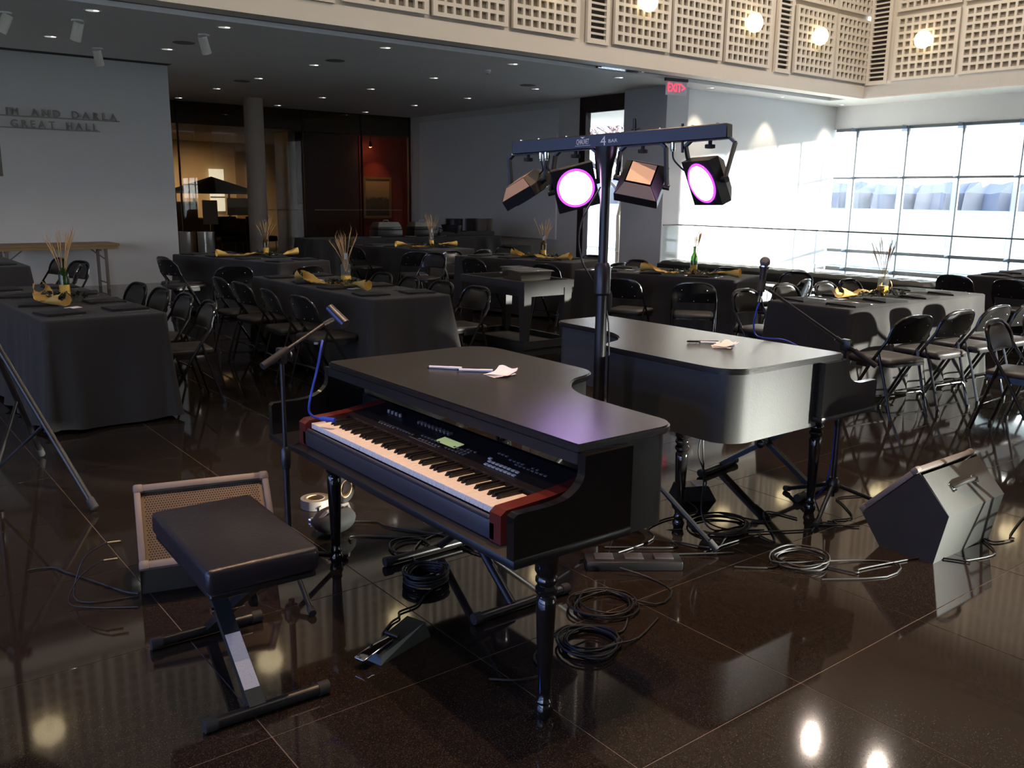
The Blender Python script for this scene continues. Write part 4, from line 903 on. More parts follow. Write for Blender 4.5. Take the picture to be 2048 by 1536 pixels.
# ------------------------------------------------------------------ things in the foreground
def xbench(label, loc, rz):
    t = thing('keyboard_bench', label, 'bench', loc, rz)
    MB().rbox(-.175, .175, -.305, .305, .425, .505, .018, 3).build('cushion', 'vinb', t, ang=50); MB().rbox(-.165, .165, -.295, .295, .405, .425, .004, 1).build('seat_board', 'satin', t)
    def bar(a, b, w_, th, x):
        a = Vector(a); b = Vector(b); d = (b - a).normalized(); n = Vector((1, 0, 0)); u = d.cross(n)
        vs = [p + n * (sx * w_) + u * (sy * th) for p in (a, b) for sx in (-1, 1) for sy in (-1, 1)]
        return MB().add(vs, [(0, 1, 3, 2), (4, 6, 7, 5), (0, 2, 6, 4), (1, 5, 7, 3), (0, 4, 5, 1), (2, 3, 7, 6)])
    l1 = bar((-.045, .24, .405), (-.045, -.30, .03), .026, .012, 0).build('leg', 'trimd', t, smooth=False)
    bar((-.0, -.24, .405), (-.0, .30, .03), .018, .012, 0).build('leg', 'satin', t, smooth=False)
    d = (Vector((-.045, -.30, .03)) - Vector((-.045, .24, .405))).normalized(); u = d.cross(Vector((1, 0, 0))); u = u if u.z > 0 else -u
    P = lambda k, sx: Vector((-.045, .24, .405)) + d * k + Vector((sx * .0245, 0, 0)) + u * .0128
    q = [P(.40, -1), P(.40, 1), P(.60, 1), P(.60, -1)]; e = [p + u * .001 for p in q]
    tag(MB().add(q + e, [(4, 5, 6, 7), (0, 1, 5, 4), (1, 2, 6, 5), (2, 3, 7, 6), (3, 0, 4, 7), (3, 2, 1, 0)]).build('warning_sticker', 'sticker', l1, smooth=False), 'white printed sticker')
    for y in (-.30, .30):
        f = MB().cyl((-.19, y, .022), (.17, y, .022), .019, n=14).build('foot_bar', 'satin', t)
        for x in (-.195, .165): MB().cyl((x - .012, y, .022), (x + .025, y, .022), .0218, n=14).build('end_cap', 'rubber', f)
    MB().cyl((-.08, .0, .235), (.03, 0, .235), .012).build('pivot_bolt', 'chrome', t); MB().lathe([(.02, 0), (.024, .02), (.01, .03)], (0, 0, 0), 12, Matrix.Translation((.05, 0, .235)) @ Matrix.Rotation(PI / 2, 4, 'Y')).build('locking_knob', 'satin', t)
    for y in (-.22, .22): MB().cyl((-.15, y, .398), (.16, y, .398), .010).build('top_rail', 'chrome', t)
    return t
M['trimd'] = mat('bench_steel', (.045, .05, .048), .38, .5)
xbench('black cushioned X-frame bench in the left foreground', (.965, 2.71, 0), R(-2))
xbench('black X-frame bench behind the rear piano, white sticker on its leg', (4.12, 2.93, 0), R(188))

def monitor(label, loc, rz):
    t = thing('floor_monitor', label, 'speaker', loc, rz); Wd = .52
    pr = [(0, .135), (.25, .395), (.40, .235), (.355, .0), (.10, .0)]
    mx_ = Matrix(((0, 0, 1, 0), (1, 0, 0, 0), (0, 1, 0, 0), (0, 0, 0, 1)))
    b = MB().prism([(p[0] + .014, p[1] + (.0 if p[1] == 0 else -.006)) for p in pr[:2]] + pr[2:], 0, Wd, mx_); b.build('cabinet', 'cabt', t, smooth=False)
    for x in (-.004, Wd): MB().prism(pr, 0, .004, Matrix.Translation((x, 0, 0)) @ mx_).build('side_panel', 'cab', t, smooth=False)
    A, B = Vector((0, 0, .135)), Vector((0, .25, .395)); v = (B - A); L = v.length; v.normalize(); n = Vector((0, -v.z, v.y)); X = Vector((1, 0, 0))
    G = Matrix.Translation(A + n * .004) @ Matrix((( 1, 0, 0, 0), (0, v.y, n.y, 0), (0, v.z, n.z, 0), (0, 0, 0, 1)))
    for y_ in (0, L - .03): MB().rbox(-.004, Wd + .004, y_, y_ + .03, .0, .026, .005, 2, G).build('frame_rail', 'trimg', t)
    for x in (-.004, Wd - .022): MB().rbox(x, x + .026, .03, L - .03, .0, .026, .005, 2, G).build('frame_stile', 'trimg', t)
    for x in (-.006, Wd - .034):
        for y in (-.004, L - .036): MB().rbox(x, x + .040, y, y + .040, .004, .030, .010, 2, G).build('corner_guard', 'trimg', t)
    MB().box(.02, Wd - .02, .028, L - .028, .002, .006, G).build('grille', 'grille', t, smooth=False)
    h = MB(); nx, ny = 44, 28
    for j in range(ny):
        for i in range(nx):
            x = .036 + (Wd - .072) * (i + (.5 if j % 2 else 0)) / nx; y = .042 + (L - .084) * j / (ny - 1); r = .0032
            h.add([(x + r * math.cos(PI / 3 * q), y + r * math.sin(PI / 3 * q), .0064) for q in range(6)], [tuple(range(6))], G)
    tag(h.build('grille_holes', 'hole', t, smooth=False), kind='stuff')
    # strap handle on the top face
    Bp, Cp = Vector((0, .25, .395)), Vector((0, .40, .235)); c = (Bp + Cp) / 2; d2 = (Cp - Bp).normalized(); n2 = Vector((0, -d2.z, d2.y)); n2 = n2 if n2.z > 0 else -n2
    P = [Vector((Wd / 2 + x, 0, 0)) + c + n2 * z for x, z in ((-.10, .004), (-.085, .022), (-.04, .034), (.04, .034), (.085, .022), (.10, .004))]
    hd = MB().tube(P, .010, 8).build('strap_handle', 'rubber', t)
    for x in (-.105, .105): MB().rbox(-.022, .022, -.018, .018, 0, .008, .003, 1, Matrix.Translation(Vector((Wd / 2 + x, 0, 0)) + c) @ n2.to_track_quat('Z', 'X').to_matrix().to_4x4()).build('handle_cap', 'chrome', hd)
    for y in (.125, .33):
        for x in (.04, Wd - .04): MB().cyl((x, y, -.0), (x, y, .006), .014).build('rubber_foot', 'rubber', t)
    return t
monitor('floor wedge monitor with perforated grille behind the cushioned bench', (.85, 3.40, 0), R(-14))
monitor('floor wedge monitor at right with sunlit striped top and strap handle', (4.28, 2.11, 0), PI)

def tripod(parent, r, hub, n=3, a0=0, rad=.011, zb=.012, m='satin'):
    for i in range(n):
        a = a0 + 2 * PI * i / n; e = (r * math.cos(a), r * math.sin(a), zb)
        g = MB().cyl((.02 * math.cos(a), .02 * math.sin(a), hub), e, rad).build('leg', m, parent)
        MB().cyl((e[0] * .93, e[1] * .93, zb + (hub - zb) * .07), (e[0] * 1.03, e[1] * 1.03, max(.002 + rad, zb - .002)), rad * 1.4, n=10).build('rubber_foot', 'rubber', g)
def boom_stand(name, label, loc, H_, p_end, p_back, a0, mic):
    t = thing(name, label, 'stand', loc)
    tripod(t, .32, .13, 3, a0); MB().cyl((0, 0, .07), (0, 0, H_ * .55), .013).build('lower_tube', 'satin', t); MB().cyl((0, 0, H_ * .5), (0, 0, H_), .0085).build('upper_tube', 'satin', t)
    MB().lathe([(.026, .095), (.032, .11), (.032, .15), (.02, .17)], n=16).build('leg_hub', 'satin', t); MB().lathe([(.017, H_ * .55 - .03), (.021, H_ * .55), (.019, H_ * .55 + .05), (.012, H_ * .55 + .06)], n=14).build('clutch', 'satin', t)
    MB().rbox(-.016, .016, -.022, .022, H_ - .03, H_ + .03, .006).build('boom_joint', 'satin', t); k = MB().lathe([(.018, 0), (.022, .012), (.012, .022)], n=10, mx=Matrix.Translation((.018, 0, H_)) @ Matrix.Rotation(PI / 2, 4, 'Y')).build('wing_knob', 'satin', t)
    MB().cyl(p_back, p_end, .0075).build('boom_arm', 'satin', t)
    pe, pb = Vector(p_end), Vector(p_back); d = (pe - pb).normalized()
    MB().cyl(pb, pb + d * .13, .014, n=12).build('counterweight', 'rubber', t); j = Vector((0, 0, H_)); MB().cyl(j - d * .05, j + d * .06, .0125, n=12).build('boom_clutch', 'satin', t)
    if mic:
        MB().cyl(pe - d * .005, pe + d * .03, .010).build('clip_thread', 'chrome', t)
    return t
# right vocal stand: boom rising to the left
st = boom_stand('microphone_stand', 'black boom microphone stand by the rear piano', (4.03, 2.44, 0), .865, (-.265, .30, 1.135), (.10, -.115, .765), R(200), True)
mic = thing('vocal_microphone', 'vocal microphone tilted up on the right boom stand', 'microphone', (4.03 - .285, 2.44 + .32, 1.15))
md = Vector((.25, .10, .93)).normalized(); o0 = Vector((0, 0, -.0))
MB().cyl(o0 - md * .055, o0 + md * .085, .0115, .018, 18).build('handle', 'satin', mic); MB().lathe([(.020, 0), (.0245, .006), (.0245, .014), (.020, .018)], n=20, mx=Matrix.Translation(o0 + md * .085) @ md.to_track_quat('Z', 'Y').to_matrix().to_4x4()).build('collar', 'chrome', mic)
MB().sphere(tuple(o0 + md * .122), .0262, 20, 12).build('mesh_head', mat('mic_mesh', (.16, .16, .18), .45, .8, bump=1, bscale=700), mic)
MB().cyl(o0 - md * .03, o0 + md * .025, .0185, .0205, 14).build('clip', 'rubber', mic)
MB().cyl(o0 - md * .055, o0 - md * .085, .010).build('plug', 'chrome', mic)
# left stand: no microphone, clip empty, blue-lit lead hanging down onto the keys
st2 = boom_stand('microphone_stand', 'black boom microphone stand left of the foreground piano, its clip empty', (1.39, 3.24, 0), .955, (.20, .03, 1.06), (-.10, -.05, .93), R(20), False)
MB().cyl((.20, .03, 1.06), (.245, .01, 1.085), .009).build('clip_thread', 'chrome', st2); MB().cyl((.235, .05, 1.12), (.262, -.035, 1.06), .019, .022, 16).build('microphone_clip', 'penblk', st2)

def cable(name, label, pts, r=.0042, m='cable', k=7):
    return tag(MB().tube(spline(pts, k), r, 6).build(name, m, ang=60), label, 'cable')
cable('blue_lit_lead', 'blue-lit microphone lead hanging onto the left end of the keys', [(1.56, 3.23, 1.0), (1.54, 3.20, .98), (1.51, 3.18, .90), (1.47, 3.16, .80), (1.46, 3.16, .74), (1.475, 3.15, .715), (1.50, 3.14, .706)], .0045, 'bluelit')
tag(MB().cyl((1.50, 3.14, .707), (1.53, 3.08, .707), .009, n=12).build('lead_plug', 'bluelit'), 'blue-lit cable plug resting on the left keys', 'plug')
cable('blue_lit_lead', 'blue-lit microphone lead drooping from the right boom stand', [(3.725, 2.75, 1.065), (3.72, 2.76, 1.03), (3.73, 2.78, .95), (3.78, 2.80, .89), (3.86, 2.79, .868), (3.93, 2.72, .86), (3.99, 2.62, .80), (4.03, 2.52, .70), (4.045, 2.47, .5), (4.05, 2.47, .3), (4.06, 2.5, .12), (4.12, 2.6, .006), (4.3, 2.8, .005)], .0042, 'bluelit')
# light stand with T-bar and four lamps
lx, ly = 2.86, 2.99
ls = thing('light_stand', 'tall black tripod stand carrying the light bar between the pianos', 'stand', (lx, ly, 0))
for i, a in enumerate((R(-70), R(52), R(172))):
    e = Vector((.62 * math.cos(a), .62 * math.sin(a), .016)); g = MB().cyl((.03 * math.cos(a), .03 * math.sin(a), .52), e, .0125).build('leg', 'satin', ls)
    MB().cyl(e * .94 + Vector((0, 0, .035)), e, .017).build('rubber_foot', 'rubber', g); m_ = e * .5 + Vector((0, 0, .26)); MB().cyl((0.02 * math.cos(a), .02 * math.sin(a), .16), m_, .008).build('brace', 'satin', g)
MB().cyl((0, 0, .10), (0, 0, 1.20), .027, n=16).build('lower_pole', 'satin', ls); MB().cyl((0, 0, 1.1), (0, 0, 1.76), .0225, n=16).build('upper_pole', 'satin', ls)
MB().lathe([(.03, .48), (.040, .5), (.040, .56), (.03, .58)], n=18).build('leg_collar', 'satin', ls); MB().lathe([(.030, 1.13), (.038, 1.14), (.038, 1.26), (.028, 1.28)], n=18).build('height_clamp', 'satin', ls)
MB().lathe([(.023, 1.62), (.030, 1.70), (.046, 1.76), (.052, 1.797)], n=18).build('bar_socket', 'satin', ls)
MB().lathe([(.010, 1.06), (.017, 1.08), (.017, 1.13), (.010, 1.15)], (.035, -.01, 0), 12).build('cable_plug', 'rubber', ls)
BA, BB = Vector((2.87, 3.60, 1.805)), Vector((3.20, 2.585, 1.855)); bd = (BB - BA).normalized(); bc = (BA + BB) / 2; bl_ = (BB - BA).length
bn = Vector((bd.y, -bd.x, 0)).normalized(); bn = bn if bn.dot(-bc) > 0 else -bn; bu = bn.cross(bd); bu = bu if bu.z > 0 else -bu
BM = Matrix(((bd.x, -bn.x, bu.x, lx + .018), (bd.y, -bn.y, bu.y, ly - .03), (bd.z, -bn.z, bu.z, 1.825), (0, 0, 0, 1)))
# bar is centred a little to one side of the pole
br = thing('light_bar', 'dark LED light bar on the tall stand above the pianos', 'light bar'); br.matrix_world = BM
hl = bl_ / 2; x0 = -hl - .0; x1 = hl + .0
MB().rbox(x0, x1, -.032, .032, -.030, .030, .004, 1).build('rail', 'bar', br)
for x in (-.50, -.40, -.25, .22, .37, .48): MB().cyl((x, 0, .03), (x, 0, .036), .006, n=8).build('screw', 'rivet', br)
MB().cyl((.10, 0, .03), (.10, 0, .085), .008).cyl((.085, 0, .04), (.125, 0, .04), .004).build('thumb_screw', 'satin', br)
MB().cyl((.325, .0, -.075), (.325, 0, .045), .006).build('safety_bolt', 'satin', br)
for x in (-.385, -.355, .285): MB().lathe([(.008, -.068), (.010, -.055), (.010, -.03)], (x, -.01, 0), 10).build('cable_jack', 'chrome', br)
tx = link('maker_lettering', text_mesh('CHAUVET', .022, .0006, 'print_w', .9), br, (-.145, -.0325, -.010), (PI / 2, 0, 0)); tx.scale = (.72, 1.5, 1)
MB().add([(-.157, -.0326, .022), (-.133, -.0326, .022), (-.145, -.0326, .014), (-.157, -.0331, .022), (-.133, -.0331, .022), (-.145, -.0331, .014)], [(3, 5, 4), (0, 1, 2), (0, 3, 4, 1), (1, 4, 5, 2), (2, 5, 3, 0)]).build('maker_mark', 'print_w', br, smooth=False)
MB().box(-.185, -.105, -.0331, -.0326, -.0165, -.0150).build('maker_rule', 'print_w', br, smooth=False)
t4 = link('model_numeral', text_mesh('4', .058, .0006, 'print_w'), br, (-.040, -.0325, -.022), (PI / 2, 0, 0)); tb = link('model_lettering', text_mesh('BAR', .022, .0006, 'print_w'), br, (.008, -.0325, -.012), (PI / 2, 0, 0)); tb.scale = (1.15, 1, 1)
def par(label, bx, drop, direction, roll, lit):
    """lamp hung from the bar at bar position bx; direction = where the lens looks, in the room"""
    top = BM @ Vector((bx, 0, -.03)); t = thing('par_lamp', label, 'stage light', top)
    cx_ = Vector((0, 0, -drop)); d = Vector(direction).normalized(); right = bd.copy(); right = (right - right.dot(d) * d).normalized()
    yv = right.cross(d).normalized(); Q = Matrix.Rotation(roll, 4, d)
    G = Matrix.Translation(cx_) @ Q @ Matrix(((right.x, yv.x, d.x, 0), (right.y, yv.y, d.y, 0), (right.z, yv.z, d.z, 0), (0, 0, 0, 1)))
    a = .098; b = MB(); 
    sec = [(a, .0, .035), (a, 0, -.012), (a * .62, 0, -.060)]
    pts = []
    for s_, o_, z in sec: pts += [(sx * s_, sy * s_, z) for sx, sy in ((-1, -1), (1, -1), (1, 1), (-1, 1))]
    b.add(pts, [(0, 1, 5, 4), (1, 2, 6, 5), (2, 3, 7, 6), (3, 0, 4, 7), (4, 5, 9, 8), (5, 6, 10, 9), (6, 7, 11, 10), (7, 4, 8, 11), (0, 3, 2, 1)], G); b.build('housing', 'satin', t, smooth=False)
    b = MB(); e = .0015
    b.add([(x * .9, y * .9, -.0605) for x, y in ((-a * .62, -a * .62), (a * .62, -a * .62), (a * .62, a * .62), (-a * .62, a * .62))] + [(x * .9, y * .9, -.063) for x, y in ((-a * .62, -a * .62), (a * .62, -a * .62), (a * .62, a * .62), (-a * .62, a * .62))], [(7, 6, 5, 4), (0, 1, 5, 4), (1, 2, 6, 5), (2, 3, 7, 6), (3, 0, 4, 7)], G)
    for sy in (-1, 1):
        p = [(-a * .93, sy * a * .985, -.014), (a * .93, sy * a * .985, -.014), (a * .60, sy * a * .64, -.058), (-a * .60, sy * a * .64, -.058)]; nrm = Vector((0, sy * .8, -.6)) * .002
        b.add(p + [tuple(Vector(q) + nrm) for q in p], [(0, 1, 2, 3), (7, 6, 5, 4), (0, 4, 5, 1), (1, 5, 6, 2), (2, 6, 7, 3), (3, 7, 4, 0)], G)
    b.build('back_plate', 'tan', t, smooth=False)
    if lit:
        MB().lathe([(.0, 0), (.076, 0), (.076, .0015)], n=32, mx=G @ Matrix.Translation((0, 0, .0362)), close=False).build('lens', 'lens', t); 
        MB().lathe([(.077, 0), (.077, .004), (.086, .004), (.088, 0)], n=32, mx=G @ Matrix.Translation((0, 0, .0352)), close=False).build('lens_ring', 'lensrim', t)
        ld = MB(); 
        for i in range(9):
            for j in range(9):
                x, y = (i - 4) * .0165, (j - 4) * .0165
                if x * x + y * y < .070 ** 2: ld.sphere((x, y, .0376), .0062, 8, 5, (1, 1, .5), G)
        tag(ld.build('led_cluster', 'lens', t), kind='stuff')
    else:
        MB().lathe([(.0, 0), (.080, 0), (.086, .004), (.09, 0)], n=32, mx=G @ Matrix.Translation((0, 0, .0352)), close=False).build('lens', 'lensoff', t)
    # yoke from the bar down both sides, knobs
    rx = (G.to_3x3() @ Vector((1, 0, 0))).normalized(); yx = bd if abs(rx.dot(bd)) > .3 else rx
    ww_ = a + .016
    for s_ in (-1, 1):
        pv = cx_ + rx * (s_ * ww_); tp = bd * (s_ * ww_ * .96)
        P = [tp * .8, tp * 1.0 + Vector((0, 0, -.018)), pv]
        b = MB(); hw = bn * .013
        for p, q in zip(P[:-1], P[1:]):
            th = (q - p).cross(hw).normalized() * .0055
            b.add([p - hw - th, p + hw - th, p + hw + th, p - hw + th, q - hw - th, q + hw - th, q + hw + th, q - hw + th], [(0, 1, 2, 3), (4, 7, 6, 5), (0, 4, 5, 1), (1, 5, 6, 2), (2, 6, 7, 3), (3, 7, 4, 0)])
        b.build('yoke_arm', 'satin', t, smooth=False)
        MB().cyl(pv - rx * (s_ * .016), pv + rx * (s_ * .014), .013, n=10).build('tilt_knob', 'satin', t)
    b = MB(); hw = bn * .013; tp = bd * ww_ * .77
    b.add([-tp - hw, tp - hw, tp + hw, -tp + hw] + [Vector(p) + Vector((0, 0, -.004)) for p in (-tp - hw, tp - hw, tp + hw, -tp + hw)], [(0, 1, 2, 3), (7, 6, 5, 4), (0, 4, 5, 1), (1, 5, 6, 2), (2, 6, 7, 3), (3, 7, 4, 0)]); b.build('yoke_bridge', 'satin', t, smooth=False)
    MB().lathe([(.008, -.004), (.008, -.018), (.022, -.020), (.022, -.034), (.012, -.036)], n=12).build('hanging_knob', 'rubber', t)
    return top + cx_, d
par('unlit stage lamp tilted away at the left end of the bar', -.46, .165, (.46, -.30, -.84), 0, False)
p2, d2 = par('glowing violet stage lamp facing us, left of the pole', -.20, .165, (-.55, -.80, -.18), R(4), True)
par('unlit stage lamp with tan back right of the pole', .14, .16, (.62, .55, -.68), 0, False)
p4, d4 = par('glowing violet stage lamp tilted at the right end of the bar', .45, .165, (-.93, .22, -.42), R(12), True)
for p_, d_ in ((p2, d2), (p4, d4)): spot(tuple(p_ + d_ * .06), tuple(p_ + d_ * 2), 5, (.42, .28, 1), 75, .7, .06)
# second bar out of frame on the left washes the foreground in blue
spot((-1.3, 3.6, 2.3), (1.6, 2.5, .65), 60, (.10, .20, 1), 62, .8, .10)
for i, (a, b_, c_) in enumerate(((-.385, -.46, -.16), (-.355, -.20, -.10), (.285, .45, -.10))):
    P = [BM @ Vector((a, -.01, -.065)), BM @ Vector((a + .01, -.01, -.11)), BM @ Vector(((a + b_) / 2, .02, -.13 - .02 * i)), BM @ Vector((b_, .03, -.13))]
    tag(MB().tube(spline(P, 5), .004, 6).build('lamp_cable', 'cable'), 'short black lead from the bar to the %s stage lamp' % ('leftmost', 'left glowing', 'right glowing')[i], 'cable')
cable('power_lead', 'thin black lead looping down the light pole', [(lx - .03, ly - .0, 1.62), (lx - .11, ly + .04, 1.45), (lx - .09, ly + .05, 1.30), (lx - .025, ly + .01, 1.16), (lx + .02, ly - .03, 1.0), (lx + .04, ly - .02, .6), (lx + .03, ly - .05, .3), (lx + .08, ly - .1, .006), (lx + .3, ly - .3, .006)], .004)

# speaker and its stand at the left picture edge
ss = thing('speaker_stand', 'tripod speaker stand cut by the left picture edge', 'stand', (.62, 5.2, 0))
for i, a in enumerate((R(-60), R(62), R(178))):
    e = Vector((.68 * math.cos(a), .68 * math.sin(a), .018)); g = MB().cyl((.04 * math.cos(a), .04 * math.sin(a), .90), e, .016).build('leg', 'satin', ss); MB().cyl(e * .95 + Vector((0, 0, .045)), e, .021).build('rubber_foot', 'rubber', g)
    MB().cyl((.02 * math.cos(a), .02 * math.sin(a), .14), e * .55 + Vector((0, 0, .40)), .009).build('brace', 'satin', g)
MB().cyl((0, 0, .10), (0, 0, 1.3), .020, n=16).build('lower_pole', 'satin', ss); MB().cyl((0, 0, 1.2), (0, 0, 1.64), .0175, n=16).build('upper_pole', 'satin', ss); MB().lathe([(.03, .85), (.045, .87), (.045, .95), (.03, .97)], n=18).build('leg_collar', 'satin', ss); MB().lathe([(.0, 0), (.025, 0), (.03, .02), (.012, .035)], n=12, mx=Matrix.Translation((.04, -.03, .92)) @ Matrix.Rotation(R(60), 4, 'Y')).build('locking_knob', 'satin', ss)
sk = thing('loudspeaker', 'black loudspeaker on the stand at the left picture edge', 'speaker', (.565, 5.17, 1.64), R(-68))
b = MB(); b.v = [(-.19, -.17, 0), (.19, -.17, 0), (.15, .17, 0), (-.15, .17, 0), (-.19, -.19, .62), (.19, -.19, .62), (.15, .17, .62), (-.15, .17, .62)]; b.f = [(3, 2, 1, 0), (4, 5, 6, 7), (0, 1, 5, 4), (1, 2, 6, 5), (2, 3, 7, 6), (3, 0, 4, 7)]; b.build('cabinet', 'cabt', sk, smooth=False)
MB().rbox(-.175, .175, -.205, -.188, .03, .59, .006).build('grille', 'grille', sk); MB().box(-.155, -.15, -.207, -.205, .06, .55).box(-.155, .155, -.207, -.205, .055, .06).build('grille_trim', 'trimg', sk, smooth=False)

# ------------------------------------------------------------------ small things, papers, pedals, cables
def pen(label, x, y, z, rz, body, cap, L=.14, r=.0055):
    t = thing('marker_pen', label, 'pen', (x, y, z + r + .0012), rz)
    MB().cyl((-L / 2, 0, 0), (L * .12, 0, 0), r, n=14).build('barrel', body, t); MB().cyl((L * .12, 0, 0), (L / 2, 0, 0), r * 1.12, n=14).build('cap', cap, t); MB().cyl((-L / 2 - .008, 0, 0), (-L / 2, 0, 0), r * .8, n=14).build('end_plug', 'penblk', t)
pen('white marker pen lying alone on the foreground piano lid', 2.03, 3.05, LZ, R(-48), 'pen', 'pen'); pen('white marker pen half under the notes on the foreground piano lid', 2.10, 2.93, LZ, R(-42), 'pen', 'pen')
pen('black-capped marker pen on the rear piano lid beside the notes', 3.52, 2.84, LZ, R(-42), 'pen', 'penblk', .16); pen('second dark marker pen just behind the first on the rear piano lid', 3.49, 2.90, LZ, R(-38), 'penblk', 'penblk', .15)
def notes(label, x, y, z, s, seed):
    t = thing('paper_notes', label, 'paper', (x, y, z), 0); rg = random.Random(seed)
    for i in range(4):
        a = rg.uniform(-.9, .9) - .3; c, n = math.cos(a), math.sin(a); b = MB(); g = 6; zz = .0012 + i * .0022
        for j in range(g + 1):
            for k in range(g + 1):
                u, v = (k / g - .5) * s * 1.25, (j / g - .5) * s; b.v.append((c * u - n * v + i * .006, n * u + c * v, zz + .020 * max(0, (k / g - .55)) ** 1.5 * (1 + i * .5) + .006 * math.sin(j + i) * (k / g) * (i > 0)))
        for j in range(g):
            for k in range(g): q = j * (g + 1) + k; b.f.append((q, q + 1, q + g + 2, q + g + 1))
        b.build('sheet', 'paper', t, ang=80)
notes('loose white request slips on the foreground piano lid', 2.14, 2.82, LZ, .085, 5); notes('pinkish white request slips on the rear piano lid', 3.47, 2.76, LZ, .085, 8)

# X stand under the foreground piano
xs = thing('keyboard_stand', 'black X-shaped keyboard stand under the foreground piano', 'stand', (2.02, 2.83, 0), 0)
for s_ in (-1, 1):
    MB().cyl((-.05 * s_, -.33 * s_, .03), (-.05 * s_, .28 * s_, .50), .018, n=10).build('leg', 'satin', xs)
    f = MB().cyl((-.22, -.33 * s_, .021), (.22, -.33 * s_, .021), .018, n=12).build('foot_bar', 'satin', xs)
    for x in (-.235, .20): MB().cyl((x, -.33 * s_, .022), (x + .035, -.33 * s_, .022), .0215, n=12).build('end_cap', 'rubber', f)
    MB().cyl((-.16, .28 * s_, .505), (.16, .28 * s_, .505), .017, n=12).build('support_arm', 'satin', xs)
MB().cyl((-.07, -.02, .275), (.07, -.02, .275), .014).build('pivot', 'chrome', xs)

sp_ = thing('sustain_pedal', 'piano-style sustain pedal with chrome lever below the keyboard', 'pedal', (1.47, 2.53, 0), R(-72))
b = MB(); b.v = [(-.045, -.13, 0), (.045, -.13, 0), (.052, .13, 0), (-.052, .13, 0), (-.036, -.115, .028), (.036, -.115, .028), (.042, .11, .062), (-.042, .11, .062)]; b.f = [(3, 2, 1, 0), (4, 5, 6, 7), (0, 1, 5, 4), (1, 2, 6, 5), (2, 3, 7, 6), (3, 0, 4, 7)]
b.build('pedal_base', 'trimd', sp_, smooth=False)
MB().rbox(-.022, .022, -.185, -.03, .050, .058, .003, 2, Matrix.Rotation(R(6), 4, 'X')).build('lever', 'chrome', sp_); MB().cyl((-.03, -.02, .055), (.03, -.02, .055), .007).build('hinge_pin', 'satin', sp_)
ft_ = thing('foot_switch', 'long black three-button foot switch lit bluish on the floor', 'pedal', (2.66, 2.53, 0), R(-36))
MB().rbox(-.21, .21, -.055, .055, 0, .042, .008).build('case', 'satin', ft_)
for i, x in enumerate((-.13, 0, .13)): MB().rbox(x - .042, x + .042, -.032, .030, .042, .052, .004).build('switch', 'kbody', ft_)
for i, (x, sx_) in enumerate(((-.13, 'START'), (-.02, 'STOP'))): pass
db = thing('direct_box', 'black direct box with a pale label beside the light stand foot', 'audio box', (3.58, 2.99, 0), R(-30))
b = MB(); b.v = [(-.11, -.07, 0), (.11, -.07, 0), (.11, .07, 0), (-.11, .07, 0), (-.09, -.05, .075), (.07, -.05, .075), (.07, .05, .075), (-.09, .05, .075)]; b.f = [(3, 2, 1, 0), (4, 5, 6, 7), (0, 1, 5, 4), (1, 2, 6, 5), (2, 3, 7, 6), (3, 0, 4, 7)]
b.build('case', 'satin', db, smooth=False); MB().rbox(.0, .068, -.045, .045, .0752, .082, .003).build('top_label', 'sticker', db); MB().lathe([(.012, .075), (.012, .09), (.009, .093)], (-.05, 0, 0), 12).build('knob', 'satin', db)
# tape rolls and pouch behind the left piano leg
def tape(label, loc, rot, m):
    t = thing('tape_roll', label, 'tape', loc); t.rotation_euler = rot
    MB().lathe([(.048, -.024), (.075, -.024), (.075, .024), (.048, .024), (.048, -.024)], n=32, close=False).build('tape', m, t); MB().lathe([(.043, -.025), (.048, -.025), (.048, .025), (.043, .025), (.043, -.025)], n=32, close=False).build('core', 'kraft', t)
tape('grey tape roll lying flat behind the left piano leg', (1.88, 4.03, .026), (0, 0, 0), 'trimg'); tape('black tape roll standing on edge behind the left piano leg', (2.03, 4.02, .0755), (PI / 2, 0, R(25)), 'satin')
pc = thing('gear_pouch', 'rounded black gear pouch lying behind the left piano leg', 'bag', (1.80, 3.66, 0), R(20))
MB().sphere((0, 0, .062), .1, 20, 12, (1.15, .9, .62)).build('pouch', 'rubber', pc); MB().tube([(-.10, .02, .07), (-.07, -.02, .125), (.06, -.03, .13), (.11, .0, .075)], .009, 6).build('strap', 'trimg', pc); MB().rbox(-.02, .02, -.045, -.015, .118, .135, .004).build('buckle', 'chrome', pc)
hp_ = thing('clamp', 'small chrome clamp resting among the tape rolls', 'clamp', (1.80, 3.86, 0), R(30)); MB().rbox(-.05, .05, -.012, .012, 0, .02, .004).build('jaw', 'chrome', hp_); MB().cyl((.02, 0, .02), (.02, 0, .055), .006).build('screw', 'chrome', hp_); MB().cyl((0, 0, .057), (.04, 0, .057), .004).build('turn_handle', 'chrome', hp_)

# coiled and loose leads on the floor
def coil(name, label, c, r, turns, seed, tail=None, rad=.0042, sp=.035):
    rg = random.Random(seed); P = []; ph = rg.uniform(0, 6)
    for i in range(turns * 9):
        a = ph + i / 9 * 2 * PI; rr = r * (1 + .10 * math.sin(i * .37 + seed)) + rg.uniform(-sp, sp) * .35
        P.append((c[0] + rr * math.cos(a) + .012 * math.sin(i * .21), c[1] + rr * .92 * math.sin(a) + .012 * math.cos(i * .17), rad + .001 + (i / 9) * .0034 + rg.uniform(0, .004)))
    if tail: P += tail
    cable(name, label, P, rad, k=3)
coil('coiled_cable', 'thick neat coil of black cable under the keyboard', (1.85, 2.93), .085, 14, 1, [(1.9, 3.1, .02), (2.05, 3.3, .005), (2.3, 3.35, .005)], .005, .02)
coil('coiled_cable', 'loose coil of black cable right of the front piano leg', (2.03, 2.13), .105, 7, 2, [(2.2, 2.05, .008), (2.38, 2.12, .005)])
